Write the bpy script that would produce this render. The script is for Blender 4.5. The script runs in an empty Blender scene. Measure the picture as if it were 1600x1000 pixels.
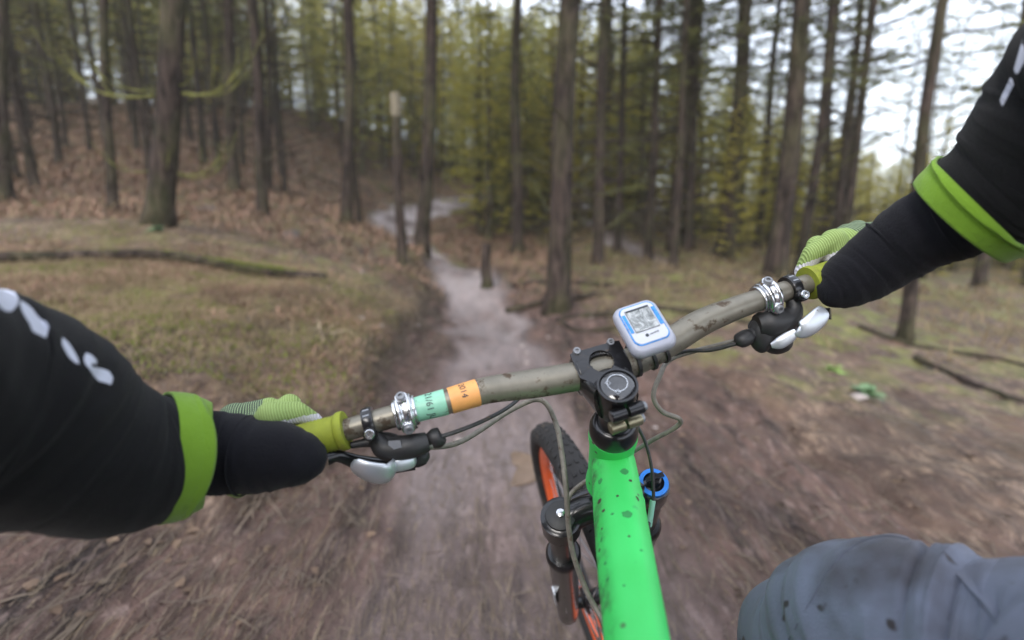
import bpy, bmesh, math, random
import numpy as np
from mathutils import Vector, Matrix, noise as mnoise

# ------------------------------------------------------------------ camera, sky, sun, exposure
R = math.radians
scene = bpy.context.scene
COL = scene.collection
H_CAM, PITCH = 1.15, R(11.0)
CT, ST = math.cos(PITCH), math.sin(PITCH)
cd = bpy.data.cameras.new('camera'); cam = bpy.data.objects.new('camera', cd); COL.objects.link(cam)
cam.location = (0, 0, H_CAM); cam.rotation_euler = (math.pi/2 - PITCH, 0, 0)
cd.sensor_width = 36; cd.lens = 18; cd.clip_start = 0.02; cd.clip_end = 900
cd.dof.use_dof = True; cd.dof.focus_distance = 0.62; cd.dof.aperture_fstop = 2.2
scene.camera = cam
SUN_EL, SUN_AZ = R(34), R(200)
world = bpy.data.worlds.new('World'); scene.world = world; world.use_nodes = True
wn = world.node_tree.nodes; wl = world.node_tree.links
for n in list(wn): wn.remove(n)
wo = wn.new('ShaderNodeOutputWorld'); bg = wn.new('ShaderNodeBackground'); sky = wn.new('ShaderNodeTexSky')
sky.sky_type = 'NISHITA'; sky.sun_disc = False; sky.sun_elevation = SUN_EL; sky.sun_rotation = SUN_AZ
sky.air_density = 1.0; sky.dust_density = 2.0; sky.ozone_density = 1.0
mixn = wn.new('ShaderNodeMix'); mixn.data_type = 'RGBA'; mixn.inputs[0].default_value = 0.62
mixn.inputs[7].default_value = (8.6, 9.1, 10.2, 1)          # the even cloud layer
wl.new(sky.outputs[0], mixn.inputs[6]); wl.new(mixn.outputs[2], bg.inputs[0])
bg.inputs[1].default_value = 0.15; wl.new(bg.outputs[0], wo.inputs[0])
sd = bpy.data.lights.new('sun', 'SUN'); sd.energy = 1.5; sd.angle = R(30); sd.color = (1, .96, .9)
sun = bpy.data.objects.new('sun', sd); COL.objects.link(sun)
sdir = Vector((math.sin(SUN_AZ)*math.cos(SUN_EL), math.cos(SUN_AZ)*math.cos(SUN_EL), math.sin(SUN_EL)))
sun.rotation_euler = (-sdir).to_track_quat('-Z', 'Y').to_euler()
scene.view_settings.view_transform = 'Standard'; scene.view_settings.look = 'None'
scene.view_settings.gamma = 1; scene.view_settings.use_curve_mapping = False
scene.view_settings.exposure = 1.05
scene.cycles.use_denoising = True
scene.cycles.max_bounces = 6; scene.cycles.diffuse_bounces = 4; scene.cycles.transparent_max_bounces = 6

rnd = random.Random(11)

# ------------------------------------------------------------------ coordinates
def cw(x, y, z):                       # camera axes (right, up, back) to world
    return Vector((x, y*ST - z*CT, H_CAM + y*CT + z*ST))
def cdir(x, y, z):
    return Vector((x, y*ST - z*CT, y*CT + z*ST))
def P(px, py, d):                      # a point of the photo at a depth along the view axis
    return cw((px-800)/800*d, (500-py)/800*d, -d)
def ray(px, py):
    a = (px-800)/800; b = (500-py)/800
    return a/(CT+b*ST), (b*CT-ST)/(CT+b*ST)
def gp(px, py, d):                     # ground point at world distance d
    a, b = ray(px, py); return (a*d, d, H_CAM+b*d)
def gz(px, py, z):
    a, b = ray(px, py); d = (z-H_CAM)/b; return (a*d, d, z)

# ------------------------------------------------------------------ terrain
CTRL = [(0,-3,.35),(-3,-3,.9),(3,-3,.2),(0.3,-1,.16),(0.3,.3,.03),(.2,1.0,0.0),(-1,.4,.25),(1.4,.5,.03),(-3,0,.75),(3.5,0,.1),
 gz(700,900,0.0),gz(1000,800,0.0),gz(780,650,.02),gz(800,545,.05),gz(900,545,.06),(0.2,2.2,.03),
 gp(765,521,5.3),gp(770,505,6.2),gp(752,492,6.7),gp(740,480,7.0),gp(700,430,10),gp(600,372,16),gp(645,335,20),gp(710,322,23),
 gp(520,462,4.2),gp(350,455,4.2),gp(200,432,4.2),gp(0,442,4.0),gp(-200,450,4.0),gp(250,358,6.0),gp(100,335,8),gp(-200,340,8),
 gp(300,620,2.1),gp(480,560,2.8),gp(560,560,3.0),gp(400,500,3.3),gz(640,600,.12),gz(690,545,.10),gz(300,900,.14),gz(0,900,.28),
 gp(620,480,5.4),gp(620,430,7.5),gp(545,352,10),gp(660,387,9),gp(460,375,8),gp(760,432,7.5),
 gp(0,250,14),gp(-300,250,14),gp(250,180,22),gp(0,165,24),gp(-300,150,24),gp(500,175,28),gp(400,275,14),gp(450,310,11),gp(620,210,32),gp(600,260,24),
 gp(800,330,24),gp(800,300,34),gp(930,340,18),gp(975,385,12),gp(880,480,6.2),gp(820,440,7.6),gp(820,312,27),
 gp(1050,395,11),gp(1130,402,10),gp(1215,432,8),gp(1402,542,5.3),gp(1600,565,5),gp(1500,450,9),gp(1350,405,14),gp(1500,385,20),gp(1300,345,30),
 gp(1650,700,2.9),gp(1200,600,3.2),gp(1000,500,4.9),gp(1250,500,5.5),gp(1900,600,5),gp(1900,420,16),
 gp(1500,335,45),gp(1800,330,45),gp(1000,310,45),(-60,70,16),(0,80,11),(60,80,-1),(-60,20,12),(60,20,-2),(-150,200,40),(0,220,25),(150,200,-5),(-20,-3,3),(20,-3,-.5),
 (-60,-20,8),(60,-20,-2),(0,-40,3)]
CT_ = np.array(CTRL, float)
def uvmap(x, y):
    yy = y+4.0; r = np.sqrt(x*x+yy*yy); th = np.arctan2(x, yy)
    return np.stack([th*1.3, np.log(r+.5)], -1)
UV = uvmap(CT_[:,0], CT_[:,1])
def ker(a, b):
    d = np.sqrt(((a[:,None,:]-b[None,:,:])**2).sum(-1)+1e-12); return d
nC = len(UV)
Kc = ker(UV, UV) - np.eye(nC)*0.01
Pm = np.c_[np.ones(nC), UV]
A_ = np.block([[Kc, Pm],[Pm.T, np.zeros((3,3))]])
W_ = np.linalg.solve(A_, np.r_[CT_[:,2], np.zeros(3)])
def base_z(x, y):
    out = np.empty(len(x))
    for i in range(0, len(x), 60000):
        u = uvmap(x[i:i+60000], y[i:i+60000])
        d = np.sqrt(((u[:,None,:]-UV[None,:,:])**2).sum(-1)+1e-3)
        out[i:i+60000] = d@W_[:nC] + W_[nC] + u@W_[nC+1:]
    return out
_rs = np.random.RandomState(5); TAB = _rs.rand(256,256)
def vnoise(x, y):
    xi = np.floor(x).astype(int); yi = np.floor(y).astype(int); fx = x-xi; fy = y-yi
    fx = fx*fx*(3-2*fx); fy = fy*fy*(3-2*fy)
    g = lambda a,b: TAB[a%256, b%256]
    return (g(xi,yi)*(1-fx)+g(xi+1,yi)*fx)*(1-fy)+(g(xi,yi+1)*(1-fx)+g(xi+1,yi+1)*fx)*fy
def fbm(x, y, o=4):
    s = 0; a = 1; t = 0
    for i in range(o):
        s = s+a*vnoise(x+17.3*i, y+9.1*i); t += a; a *= .5; x = x*2.03; y = y*2.03
    return s/t-.5
# the trail: centre line (x, y, half width, paleness)
def tp(px, py, d, wpx, pale):
    a, b = ray(px, py); return (a*d, d, wpx*.5*d/800, pale)
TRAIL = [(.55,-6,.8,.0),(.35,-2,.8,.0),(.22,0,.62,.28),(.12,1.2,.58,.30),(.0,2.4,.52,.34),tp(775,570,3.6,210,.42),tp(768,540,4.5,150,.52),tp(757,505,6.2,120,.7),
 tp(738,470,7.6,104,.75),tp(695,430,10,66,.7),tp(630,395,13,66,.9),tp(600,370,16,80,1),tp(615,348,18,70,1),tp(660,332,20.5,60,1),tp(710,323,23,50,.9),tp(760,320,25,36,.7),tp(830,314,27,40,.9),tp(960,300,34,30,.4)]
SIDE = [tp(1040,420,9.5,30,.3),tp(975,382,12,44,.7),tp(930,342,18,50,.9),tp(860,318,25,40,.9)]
def seg_field(x, y, pts):
    best = np.full(len(x), 1e9); pale = np.zeros(len(x))
    for a, b in zip(pts[:-1], pts[1:]):
        dx, dy = b[0]-a[0], b[1]-a[1]; L2 = dx*dx+dy*dy
        t = np.clip(((x-a[0])*dx+(y-a[1])*dy)/L2, 0, 1)
        d = np.hypot(x-a[0]-t*dx, y-a[1]-t*dy) / (a[2]+(b[2]-a[2])*t)
        m = d < best; best = np.where(m, d, best); pale = np.where(m, a[3]+(b[3]-a[3])*t, pale)
    return best, pale
HX, HY = -.125, 1.0                          # heading of the ride
def ground_parts(x, y):
    z = base_z(x, y)
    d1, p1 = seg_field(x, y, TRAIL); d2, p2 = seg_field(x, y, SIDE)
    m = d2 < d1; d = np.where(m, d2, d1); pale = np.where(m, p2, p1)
    d = d + fbm(x*1.7+3, y*1.2, 3)*.9
    tr = np.clip(1.25-d, 0, 1)/.5; tr = np.clip(tr, 0, 1)
    near = 1/(1+np.hypot(x, y-1)*.12)
    z = z + fbm(x*.35, y*.35, 3)*.35*(1-tr)*np.clip(np.hypot(x,y-2)/8, .1, 1) - tr*.05
    return z, tr, pale
def bare_mask(x, y):
    dn, _ = seg_field(x, y, TRAIL); lim = np.where(x > .2, 3.0, 1.75)+fbm(x*1.3+7, y*1.3, 4)*1.1
    b = np.clip((lim-dn)/.35, 0, 1)*np.clip((9.5-y)/3, 0, 1)
    return np.maximum(b, np.clip((1.75-y+fbm(x*1.5,y*1.5+4,3)*.9)/.35, 0, 1))
def ground_z(x, y):
    z, _, _ = ground_parts(np.array([x], float), np.array([y], float)); return float(z[0])

def smooth_obj(me, ang=40):
    me.shade_smooth()
    try: me.set_sharp_from_angle(angle=R(ang))
    except Exception: pass

# ------------------------------------------------------------------ materials
class NT:
    def __init__(s, name):
        s.m = bpy.data.materials.new(name); s.m.use_nodes = True; s.t = s.m.node_tree
        for n in list(s.t.nodes): s.t.nodes.remove(n)
        s.o = s.n('ShaderNodeOutputMaterial'); s.b = s.n('ShaderNodeBsdfPrincipled'); s.l(s.b.outputs[0], s.o.inputs[0])
    def n(s, ty, **k):
        n = s.t.nodes.new(ty)
        for a, v in k.items(): setattr(n, a, v)
        return n
    def l(s, a, b): s.t.links.new(a, b)
    def coord(s, kind='Object', scale=(1,1,1), rot=(0,0,0)):
        t = s.n('ShaderNodeTexCoord'); m = s.n('ShaderNodeMapping'); m.inputs['Scale'].default_value = scale; m.inputs['Rotation'].default_value = rot
        s.l(t.outputs[kind], m.inputs[0]); return m.outputs[0]
    def geo(s, scale=(1,1,1), rot=(0,0,0)):
        t = s.n('ShaderNodeNewGeometry'); m = s.n('ShaderNodeMapping'); m.inputs['Scale'].default_value = scale; m.inputs['Rotation'].default_value = rot
        s.l(t.outputs['Position'], m.inputs[0]); return m.outputs[0]
    def noise(s, vec, scale, detail=4, rough=.55, dist=0):
        n = s.n('ShaderNodeTexNoise'); n.inputs['Scale'].default_value = scale; n.inputs['Detail'].default_value = detail
        n.inputs['Roughness'].default_value = rough; n.inputs['Distortion'].default_value = dist
        if vec is not None: s.l(vec, n.inputs['Vector'])
        return n.outputs['Fac']
    def ramp(s, fac, stops):
        r = s.n('ShaderNodeValToRGB'); e = r.color_ramp.elements
        while len(e) < len(stops): e.new(.5)
        for el, (p, c) in zip(e, stops): el.position = p; el.color = (*c, 1) if len(c) == 3 else c
        s.l(fac, r.inputs[0]); return r.outputs[0]
    def mask(s, fac, a, b): return s.ramp(fac, [(a,(0,0,0)),(b,(1,1,1))])
    def mix(s, f, a, b, mode='MIX'):
        m = s.n('ShaderNodeMix', data_type='RGBA', blend_type=mode)
        for i, v in ((0,f),(6,a),(7,b)):
            if hasattr(v, 'links') or hasattr(v, 'is_output'): s.l(v, m.inputs[i])
            elif i == 0: m.inputs[0].default_value = v
            else: m.inputs[i].default_value = (*v, 1)
        return m.outputs[2]
    def math(s, op, a, b=None):
        m = s.n('ShaderNodeMath', operation=op)
        for i, v in ((0,a),(1,b)):
            if v is None: continue
            if isinstance(v, (int,float)): m.inputs[i].default_value = v
            else: s.l(v, m.inputs[i])
        return m.outputs[0]
    def attr(s, name): return s.n('ShaderNodeAttribute', attribute_name=name).outputs['Fac']
    def bump(s, h, strength=.3, dist=.01):
        b = s.n('ShaderNodeBump'); b.inputs['Strength'].default_value = strength; b.inputs['Distance'].default_value = dist
        s.l(h, b.inputs['Height']); s.l(b.outputs[0], s.b.inputs['Normal'])
    def col(s, c):
        if isinstance(c, tuple): s.b.inputs['Base Color'].default_value = (*c, 1)
        else: s.l(c, s.b.inputs['Base Color'])
    def set(s, **k):
        for a, v in k.items(): s.b.inputs[a.replace('_',' ')].default_value = v
M = {}
def simple(name, c, rough=.5, metal=0, var=.15, scale=60, mud=.0, mudscale=25, bump=.0, bscale=200, coat=0, spec=None):
    t = NT(name); v = t.coord('Object')
    n = t.noise(v, scale, 3)
    lo = tuple(x*(1-var) for x in c); hi = tuple(min(1, x*(1+var)) for x in c)
    cc = t.ramp(n, [(.3,lo),(.7,hi)])
    if mud:
        mk = t.mask(t.noise(v, mudscale, 5, .65), .68-mud*.25, .76-mud*.22)
        cc = t.mix(mk, cc, (.09,.065,.045))
        rr = t.ramp(mk, [(0,(rough,)*3),(1,(.85,)*3)]); t.l(rr, t.b.inputs['Roughness'])
    else: t.set(Roughness=rough)
    t.col(cc); t.set(Metallic=metal)
    if coat: t.b.inputs['Coat Weight'].default_value = coat
    if spec is not None: t.b.inputs['Specular IOR Level'].default_value = spec
    if bump: t.bump(t.noise(v, bscale, 2), bump, .002)
    M[name] = t.m; return t
simple('bar_metal', (.20,.185,.15), .42, .5, .14, 50, mud=.52, mudscale=55)
simple('black_metal', (.014,.014,.016), .28, .4, .2, 40, mud=.15, mudscale=60, coat=.4)
simple('black_plastic', (.02,.02,.021), .5, 0, .2, 80, mud=.1)
simple('silver', (.62,.63,.65), .25, 1.0, .1, 90, mud=.12, mudscale=90)
simple('satin_silver', (.55,.58,.62), .38, .75, .05, 30, mud=.08, mudscale=60)
simple('brass_grey', (.30,.27,.18), .35, .8, .1, 60)
simple('rubber', (.014,.013,.013), .8, 0, .3, 60, mud=.35, mudscale=30, bump=.2)
simple('rim_orange', (.72,.10,.015), .35, 0, .08, 20, mud=.05, coat=.3)
simple('blue_anodised', (.03,.2,.62), .3, .5, .1, 60, mud=.15, mudscale=120)
simple('hose', (.16,.145,.12), .6, 0, .25, 120, mud=.4, mudscale=90)
simple('dark_hose', (.03,.03,.03), .5, 0, .25, 120, mud=.3, mudscale=90)
simple('lever_grey', (.23,.24,.26), .35, .3, .1, 60)
simple('comp_white', (.34,.355,.42), .35, 0, .04, 40, coat=.2, mud=.03)
simple('comp_face', (.50,.52,.56), .18, 0, .03, 40, coat=.6)
simple('comp_blue', (.03,.22,.6), .3, 0, .35, 260)
simple('ink', (.03,.04,.05), .6)
simple('tape_green', (.24,.52,.38), .45, 0, .06, 80, mud=.18, mudscale=130)
simple('tape_orange', (.68,.32,.10), .45, 0, .06, 80, mud=.2, mudscale=130)
simple('skin', (.5,.3,.22), .5)
simple('helmet', (.05,.05,.055), .35)
simple('saddle', (.02,.02,.02), .6)
simple('stone', (.25,.215,.2), .85, 0, .3, 14, bump=.6, bscale=30)
simple('rock_dark', (.075,.065,.06), .9, 0, .3, 14, bump=.6, bscale=30)
simple('pale_wood', (.17,.145,.10), .8, 0, .2, 18, bump=.4, bscale=40)
simple('leaf_green', (.09,.16,.07), .55, 0, .35, 10)
simple('fern_green', (.16,.24,.06), .6, 0, .35, 10)
simple('leaf_brown', (.11,.07,.045), .75, 0, .45, 6)
simple('bracken', (.21,.125,.085), .9, 0, .5, 1.7)
simple('straw', (.30,.235,.15), .8, 0, .4, 5)
simple('dead_twig', (.1,.075,.055), .9, 0, .4, 5)
simple('mud', (.05,.045,.03), .8)
simple('mud_film', (.03,.27,.07), .7)
simple('grip_end', (.03,.03,.03), .5)

def screen_mat():
    t = NT('comp_screen'); v = t.coord('Object')
    n = t.noise(v, 90, 6, .7, 1.5); t.col(t.ramp(n, [(.35,(.10,.11,.11)),(.5,(.28,.30,.30)),(.66,(.6,.62,.63))])); t.set(Roughness=.12); t.b.inputs['Coat Weight'].default_value = .6
    M['comp_screen'] = t.m
screen_mat()
def cap_mat():
    t = NT('cap_gloss'); v = t.coord('Object'); t.col(t.ramp(t.noise(v, 70, 3), [(.45,(.012,.012,.014)),(.8,(.05,.05,.055))])); t.set(Roughness=.1); t.b.inputs['Coat Weight'].default_value = 1
    M['cap_gloss'] = t.m
cap_mat()
def frame_mat():
    t = NT('frame_green'); v = t.geo()
    n = t.noise(v, 12, 3)
    c = t.ramp(n, [(.3,(.04,.55,.10)),(.7,(.05,.64,.135))])
    blot = t.mask(t.noise(v, 30, 3, .5), .64, .68); c = t.mix(t.math('MULTIPLY', blot, .55), c, (.035,.33,.09))
    vo = t.n('ShaderNodeTexVoronoi'); vo.inputs['Scale'].default_value = 42; vo.inputs['Randomness'].default_value = 1; t.l(v, vo.inputs['Vector'])
    sp = t.ramp(vo.outputs['Distance'], [(.07,(1,1,1)),(.12,(0,0,0))])
    sel = t.mask(t.noise(v, 17, 2), .46, .5); c = t.mix(t.math('MULTIPLY', sp, sel), c, (.05,.045,.03))
    side = t.attr('left_dark'); g2 = t.mask(t.noise(v, 45, 5, .7), .45, .62)  # darker green blotches on the left facet of the tube
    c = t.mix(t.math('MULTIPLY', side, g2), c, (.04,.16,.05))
    t.col(c); t.set(Roughness=.55); t.b.inputs['Coat Weight'].default_value = .06; M['frame_green'] = t.m
frame_mat()
def grip_mat():
    t = NT('grip_lime'); v = t.coord('Object')
    n = t.noise(v, 25, 5, .6); c = t.ramp(n, [(.3,(.15,.17,.015)),(.6,(.25,.29,.02)),(.75,(.31,.37,.035))])
    c = t.mix(t.mask(t.noise(v, 60, 4), .58, .72), c, (.16,.14,.04)); t.col(c); t.set(Roughness=.75); M['grip_lime'] = t.m
grip_mat()
def cloth(name, c, bumpscale=900, rough=.85, wav=None, sheen=.3, extra=None):
    t = NT(name); v = t.coord('Object'); n = t.noise(v, 9, 4)
    cc = t.ramp(n, [(.3,tuple(x*.8 for x in c)),(.7,tuple(x*1.2 for x in c))])
    if extra: cc = extra(t, v, cc)
    t.col(cc); t.set(Roughness=rough); t.b.inputs['Sheen Weight'].default_value = sheen*.5; t.b.inputs['Specular IOR Level'].default_value = .18; t.b.inputs['Sheen Roughness'].default_value = .5
    t.bump(t.noise(v, bumpscale*.45, 4, .75), .5, .003); M[name] = t.m; return t
def logo(t, v, cc): return t.mix(t.mask(t.attr('print'), .45, .55), cc, (.5,.52,.6))
cloth('sleeve_black', (.0065,.0065,.0072), extra=logo, sheen=.12)
cloth('guard_black', (.0055,.0055,.0085), sheen=.12)
cloth('cuff_lime', (.14,.26,.02), 500)
def mud(t, v, cc):
    m1 = t.mask(t.noise(v, 42, 2, .4), .68, .73); cc = t.mix(m1, cc, (.035,.03,.03))
    return t.mix(t.mask(t.noise(v, 7, 4, .6), .50, .66), cc, (.075,.075,.09))
cloth('trouser', (.15,.17,.23), 1100, extra=mud, sheen=.3)
def glove_mat():
    t = NT('glove_lime'); v = t.attr('rib')
    w = t.math('SINE', t.math('MULTIPLY', v, 3000)); mk = t.mask(w, .15, .75)
    a = t.mix(t.math('MULTIPLY', mk, .8), (.20,.28,.08), (.33,.45,.16)); b = t.mix(mk, (.03,.045,.03), (.28,.38,.2))
    c = t.mix(t.mask(t.attr('dark'), .45,.55), a, b); c = t.mix(t.mask(t.attr('white'), .45,.55), c, (.55,.54,.58))
    t.col(c); t.set(Roughness=.8); t.bump(w, .4, .001); M['glove_lime'] = t.m
glove_mat()
def bark(name, lo, hi, moss):
    t = NT(name); v = t.coord('Object', (1,1,.22))
    n = t.noise(v, 16, 6, .65, .4); c = t.ramp(n, [(.38,lo),(.5,tuple((a+b)/2 for a,b in zip(lo,hi))),(.62,hi)])
    v2 = t.coord('Object', (1,1,.5)); c = t.mix(t.math('MULTIPLY', t.mask(t.noise(v2, 2.2, 4), .46, .62), moss), c, (.105,.115,.04))
    t.col(c); t.set(Roughness=.95); t.b.inputs['Specular IOR Level'].default_value = .2; t.bump(n, 1.0, .07); M[name] = t.m
bark('bark', (.011,.008,.007), (.070,.050,.042), .25)
bark('bark_mossy', (.02,.015,.012), (.10,.08,.05), .7)
bark('moss_branch', (.11,.11,.035), (.27,.27,.08), 0)
def foliage(name, lo, hi, sc=.6):
    t = NT(name); oi = t.n('ShaderNodeObjectInfo').outputs['Random']
    n = t.noise(t.geo(), sc, 3); n = t.math('ADD', t.math('MULTIPLY', n, .7), t.math('MULTIPLY', oi, .3))
    t.col(t.ramp(n, [(.28,lo),(.68,hi)])); t.set(Roughness=.75)
    t.b.inputs['Specular IOR Level'].default_value = .25
    tr = t.n('ShaderNodeBsdfTranslucent'); tr.inputs[0].default_value = (*hi,1); mx = t.n('ShaderNodeMixShader'); mx.inputs[0].default_value = .4
    t.l(t.b.outputs[0], mx.inputs[1]); t.l(tr.outputs[0], mx.inputs[2]); t.l(mx.outputs[0], t.o.inputs[0]); M[name] = t.m
foliage('needles_dark', (.06,.066,.03), (.15,.155,.05))
foliage('needles_olive', (.23,.195,.035), (.44,.39,.075))
foliage('needles_soft', (.20,.195,.045), (.37,.36,.10))
foliage('grass_blades', (.11,.08,.042), (.33,.25,.15), 2)
foliage('moss_tuft', (.10,.13,.02), (.24,.28,.05), 3)

def ground_mat():
    t = NT('forest_floor'); g = t.geo(); ang = math.atan2(HX, HY)
    stre = t.geo((1.0,.11,1), (0,0,ang)); stre2 = t.geo((1,.3,1),(0,0,ang))
    n1 = t.noise(g, 1.1, 5, .6); n2 = t.noise(g, 9, 6, .7); n3 = t.noise(stre, 9, 6, .65, .3); n4 = t.noise(stre2, 30, 5, .7)
    # forest floor: brown litter, with mossy green spread
    litter = t.mix(t.mask(n2, .3, .7), (.028,.018,.014), (.145,.095,.068)); litter = t.mix(t.mask(n4, .5, .66), litter, (.26,.185,.13)); litter = t.mix(t.math('MULTIPLY', t.mask(t.noise(g, 2.1, 4, .6), .50, .62), .75), litter, (.05,.03,.023))
    litter = t.mix(t.math('MULTIPLY', t.mask(n1, .5, .66), .6), litter, (.16,.10,.07))
    mossm = t.math('MULTIPLY', t.attr('moss'), t.mask(t.noise(g, 2.6, 5, .7), .47, .56))
    mosc = t.mix(n2, (.11,.14,.02), (.30,.37,.06)); litter = t.mix(mossm, litter, mosc)
    # trail: trodden damp earth, its colour drawn out along the ride as speed streaks
    tr = t.mix(t.mask(n3, .30, .70), (.036,.024,.021), (.175,.125,.113)); tr = t.mix(t.math('MULTIPLY', t.mask(n4, .52,.7), .5), tr, (.26,.20,.185))
    tr = t.mix(t.math('MULTIPLY', t.mask(t.noise(stre, 3.2, 4), .52,.66), .6), tr, (.05,.034,.03))
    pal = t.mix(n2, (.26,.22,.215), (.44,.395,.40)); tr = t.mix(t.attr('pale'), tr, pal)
    earth = t.mix(t.mask(n3, .34, .66), (.015,.009,.0075), (.15,.092,.074)); earth = t.mix(t.math('MULTIPLY', t.mask(n4, .53, .66), .55), earth, (.24,.175,.155))
    earth = t.mix(t.math('MULTIPLY', t.mask(t.noise(g, 1.7, 5, .65), .5, .64), .6), earth, (.035,.023,.02))
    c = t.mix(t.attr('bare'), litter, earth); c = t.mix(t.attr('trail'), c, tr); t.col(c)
    rr = t.ramp(n3, [(.3,(.5,)*3),(.6,(.85,)*3)]); t.l(rr, t.b.inputs['Roughness']); t.b.inputs['Specular IOR Level'].default_value = .3
    h = t.math('ADD', t.math('MULTIPLY', n3, .6), t.math('MULTIPLY', n4, .5)); t.bump(t.math('ADD', h, t.math('MULTIPLY', t.noise(g, 60, 4), .4)), .8, .03)
    M['ground'] = t.m
ground_mat()
def puddle_mat():
    t = NT('puddle'); t.col(t.mix(t.noise(t.geo(), 12, 3), (.10,.066,.045), (.20,.135,.09))); t.set(Roughness=.2); t.b.inputs['Specular IOR Level'].default_value = .35
    t.bump(t.noise(t.geo(), 14, 2), .12, .01); M['puddle'] = t.m
puddle_mat()

# ------------------------------------------------------------------ mesh helpers
def frame_of(d):
    d = d.normalized(); up = Vector((0,0,1)) if abs(d.z) < .9 else Vector((1,0,0))
    a = up.cross(d).normalized(); b = d.cross(a); return a, b
def crom(pts, n):                       # Catmull-Rom through tuples of equal length
    out = []; A = [np.array(p, float) for p in pts]; A = [2*A[0]-A[1]]+A+[2*A[-1]-A[-2]]
    for i in range(1, len(A)-2):
        for k in range(n):
            t = k/n; p0,p1,p2,p3 = A[i-1:i+3]
            out.append(.5*((2*p1)+(-p0+p2)*t+(2*p0-5*p1+4*p2-p3)*t*t+(-p0+3*p1-3*p2+p3)*t**3))
    out.append(A[-2]); return out
class MB:
    def __init__(s): s.v = []; s.f = []; s.mi = []
    def tube(s, pts, rad, n=12, caps=True, mi=0, squash=None, fn=None):
        pts = [Vector(p) for p in pts]; m = len(pts); base = len(s.v)
        if isinstance(rad, (int,float)): rad = [rad]*m
        d0 = (pts[1]-pts[0]); a, b = frame_of(d0)
        if squash is not None: a = (squash[0]-d0.normalized()*squash[0].dot(d0.normalized())).normalized(); b = d0.normalized().cross(a)
        for i, p in enumerate(pts):
            d = (pts[min(i+1,m-1)]-pts[max(i-1,0)]).normalized()
            a = (a-d*a.dot(d)).normalized(); b = d.cross(a)
            q = squash[1] if squash is not None else 1
            for k in range(n):
                t = 2*math.pi*k/n; r = rad[i]*(fn(i/(m-1), t) if fn else 1)
                s.v.append(p+a*math.cos(t)*r+b*math.sin(t)*r*q)
        for i in range(m-1):
            for k in range(n):
                k2 = (k+1)%n; s.f.append((base+i*n+k, base+i*n+k2, base+(i+1)*n+k2, base+(i+1)*n+k)); s.mi.append(mi)
        if caps:
            s.f.append(tuple(base+k for k in range(n))[::-1]); s.f.append(tuple(base+(m-1)*n+k for k in range(n))); s.mi += [mi,mi]
        return s
    def lathe(s, o, d, prof, n=24, mi=0, caps=True):           # prof: (along, radius)
        o = Vector(o); d = Vector(d).normalized(); a, b = frame_of(d); base = len(s.v)
        for (h, r) in prof:
            for k in range(n):
                t = 2*math.pi*k/n; s.v.append(o+d*h+a*math.cos(t)*r+b*math.sin(t)*r)
        for i in range(len(prof)-1):
            for k in range(n):
                k2 = (k+1)%n; s.f.append((base+i*n+k, base+i*n+k2, base+(i+1)*n+k2, base+(i+1)*n+k)); s.mi.append(mi)
        if caps:
            s.f.append(tuple(base+k for k in range(n))[::-1]); s.f.append(tuple(base+(len(prof)-1)*n+k for k in range(n))); s.mi += [mi,mi]
        return s
    def bolt(s, o, d, r, h):                                    # round head with a hex socket
        return s.lathe(o, d, [(0,r),(h*.8,r),(h,r*.85),(h,r*.5),(h*.4,r*.48),(h*.4,0.0001)], 12)
    def torus(s, c, nrm, Rr, prof, n=64, mi=0):                # prof: closed list of (radial, axial)
        c = Vector(c); nrm = Vector(nrm).normalized(); a, b = frame_of(nrm); base = len(s.v); m = len(prof)
        for k in range(n):
            t = 2*math.pi*k/n; e = a*math.cos(t)+b*math.sin(t)
            for (r, h) in prof: s.v.append(c+e*(Rr+r)+nrm*h)
        for k in range(n):
            k2 = (k+1)%n
            for i in range(m):
                i2 = (i+1)%m; s.f.append((base+k*m+i, base+k2*m+i, base+k2*m+i2, base+k*m+i2)); s.mi.append(mi)
        return s
    def box(s, c, ax, ay, az, hx, hy, hz, mi=0, taper=1.0):
        c = Vector(c); base = len(s.v)
        for z in (-1,1):
            for y in (-1,1):
                for x in (-1,1):
                    k = taper if z > 0 else 1; s.v.append(c+ax*hx*x*k+ay*hy*y*k+az*hz*z)
        for f in ((0,2,3,1),(4,5,7,6),(0,1,5,4),(2,6,7,3),(0,4,6,2),(1,3,7,5)): s.f.append(tuple(base+i for i in f)); s.mi.append(mi)
        return s
    def plate(s, outline, nrm, th, mi=0):                       # thick polygon from world points
        outline = [Vector(p) for p in outline]; base = len(s.v); n = len(outline); nrm = Vector(nrm).normalized()
        for p in outline: s.v.append(p+nrm*th/2)
        for p in outline: s.v.append(p-nrm*th/2)
        s.f.append(tuple(base+i for i in range(n))); s.f.append(tuple(base+n+i for i in reversed(range(n)))); s.mi += [mi,mi]
        for i in range(n):
            j = (i+1)%n; s.f.append((base+i, base+n+i, base+n+j, base+j)); s.mi.append(mi)
        return s
    def tri(s, a, b, c): k = len(s.v); s.v += [a,b,c]; s.f.append((k,k+1,k+2)); s.mi.append(0)
    def quad(s, a, b, c, d, mi=0): k = len(s.v); s.v += [a,b,c,d]; s.f.append((k,k+1,k+2,k+3)); s.mi.append(mi)
    def mesh(s, name, origin=None):
        me = bpy.data.meshes.new(name); o = Vector(origin) if origin is not None else Vector((0,0,0))
        me.from_pydata([tuple(Vector(p)-o) for p in s.v], [], s.f); me.polygons.foreach_set('material_index', s.mi); me.update(); return me
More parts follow.
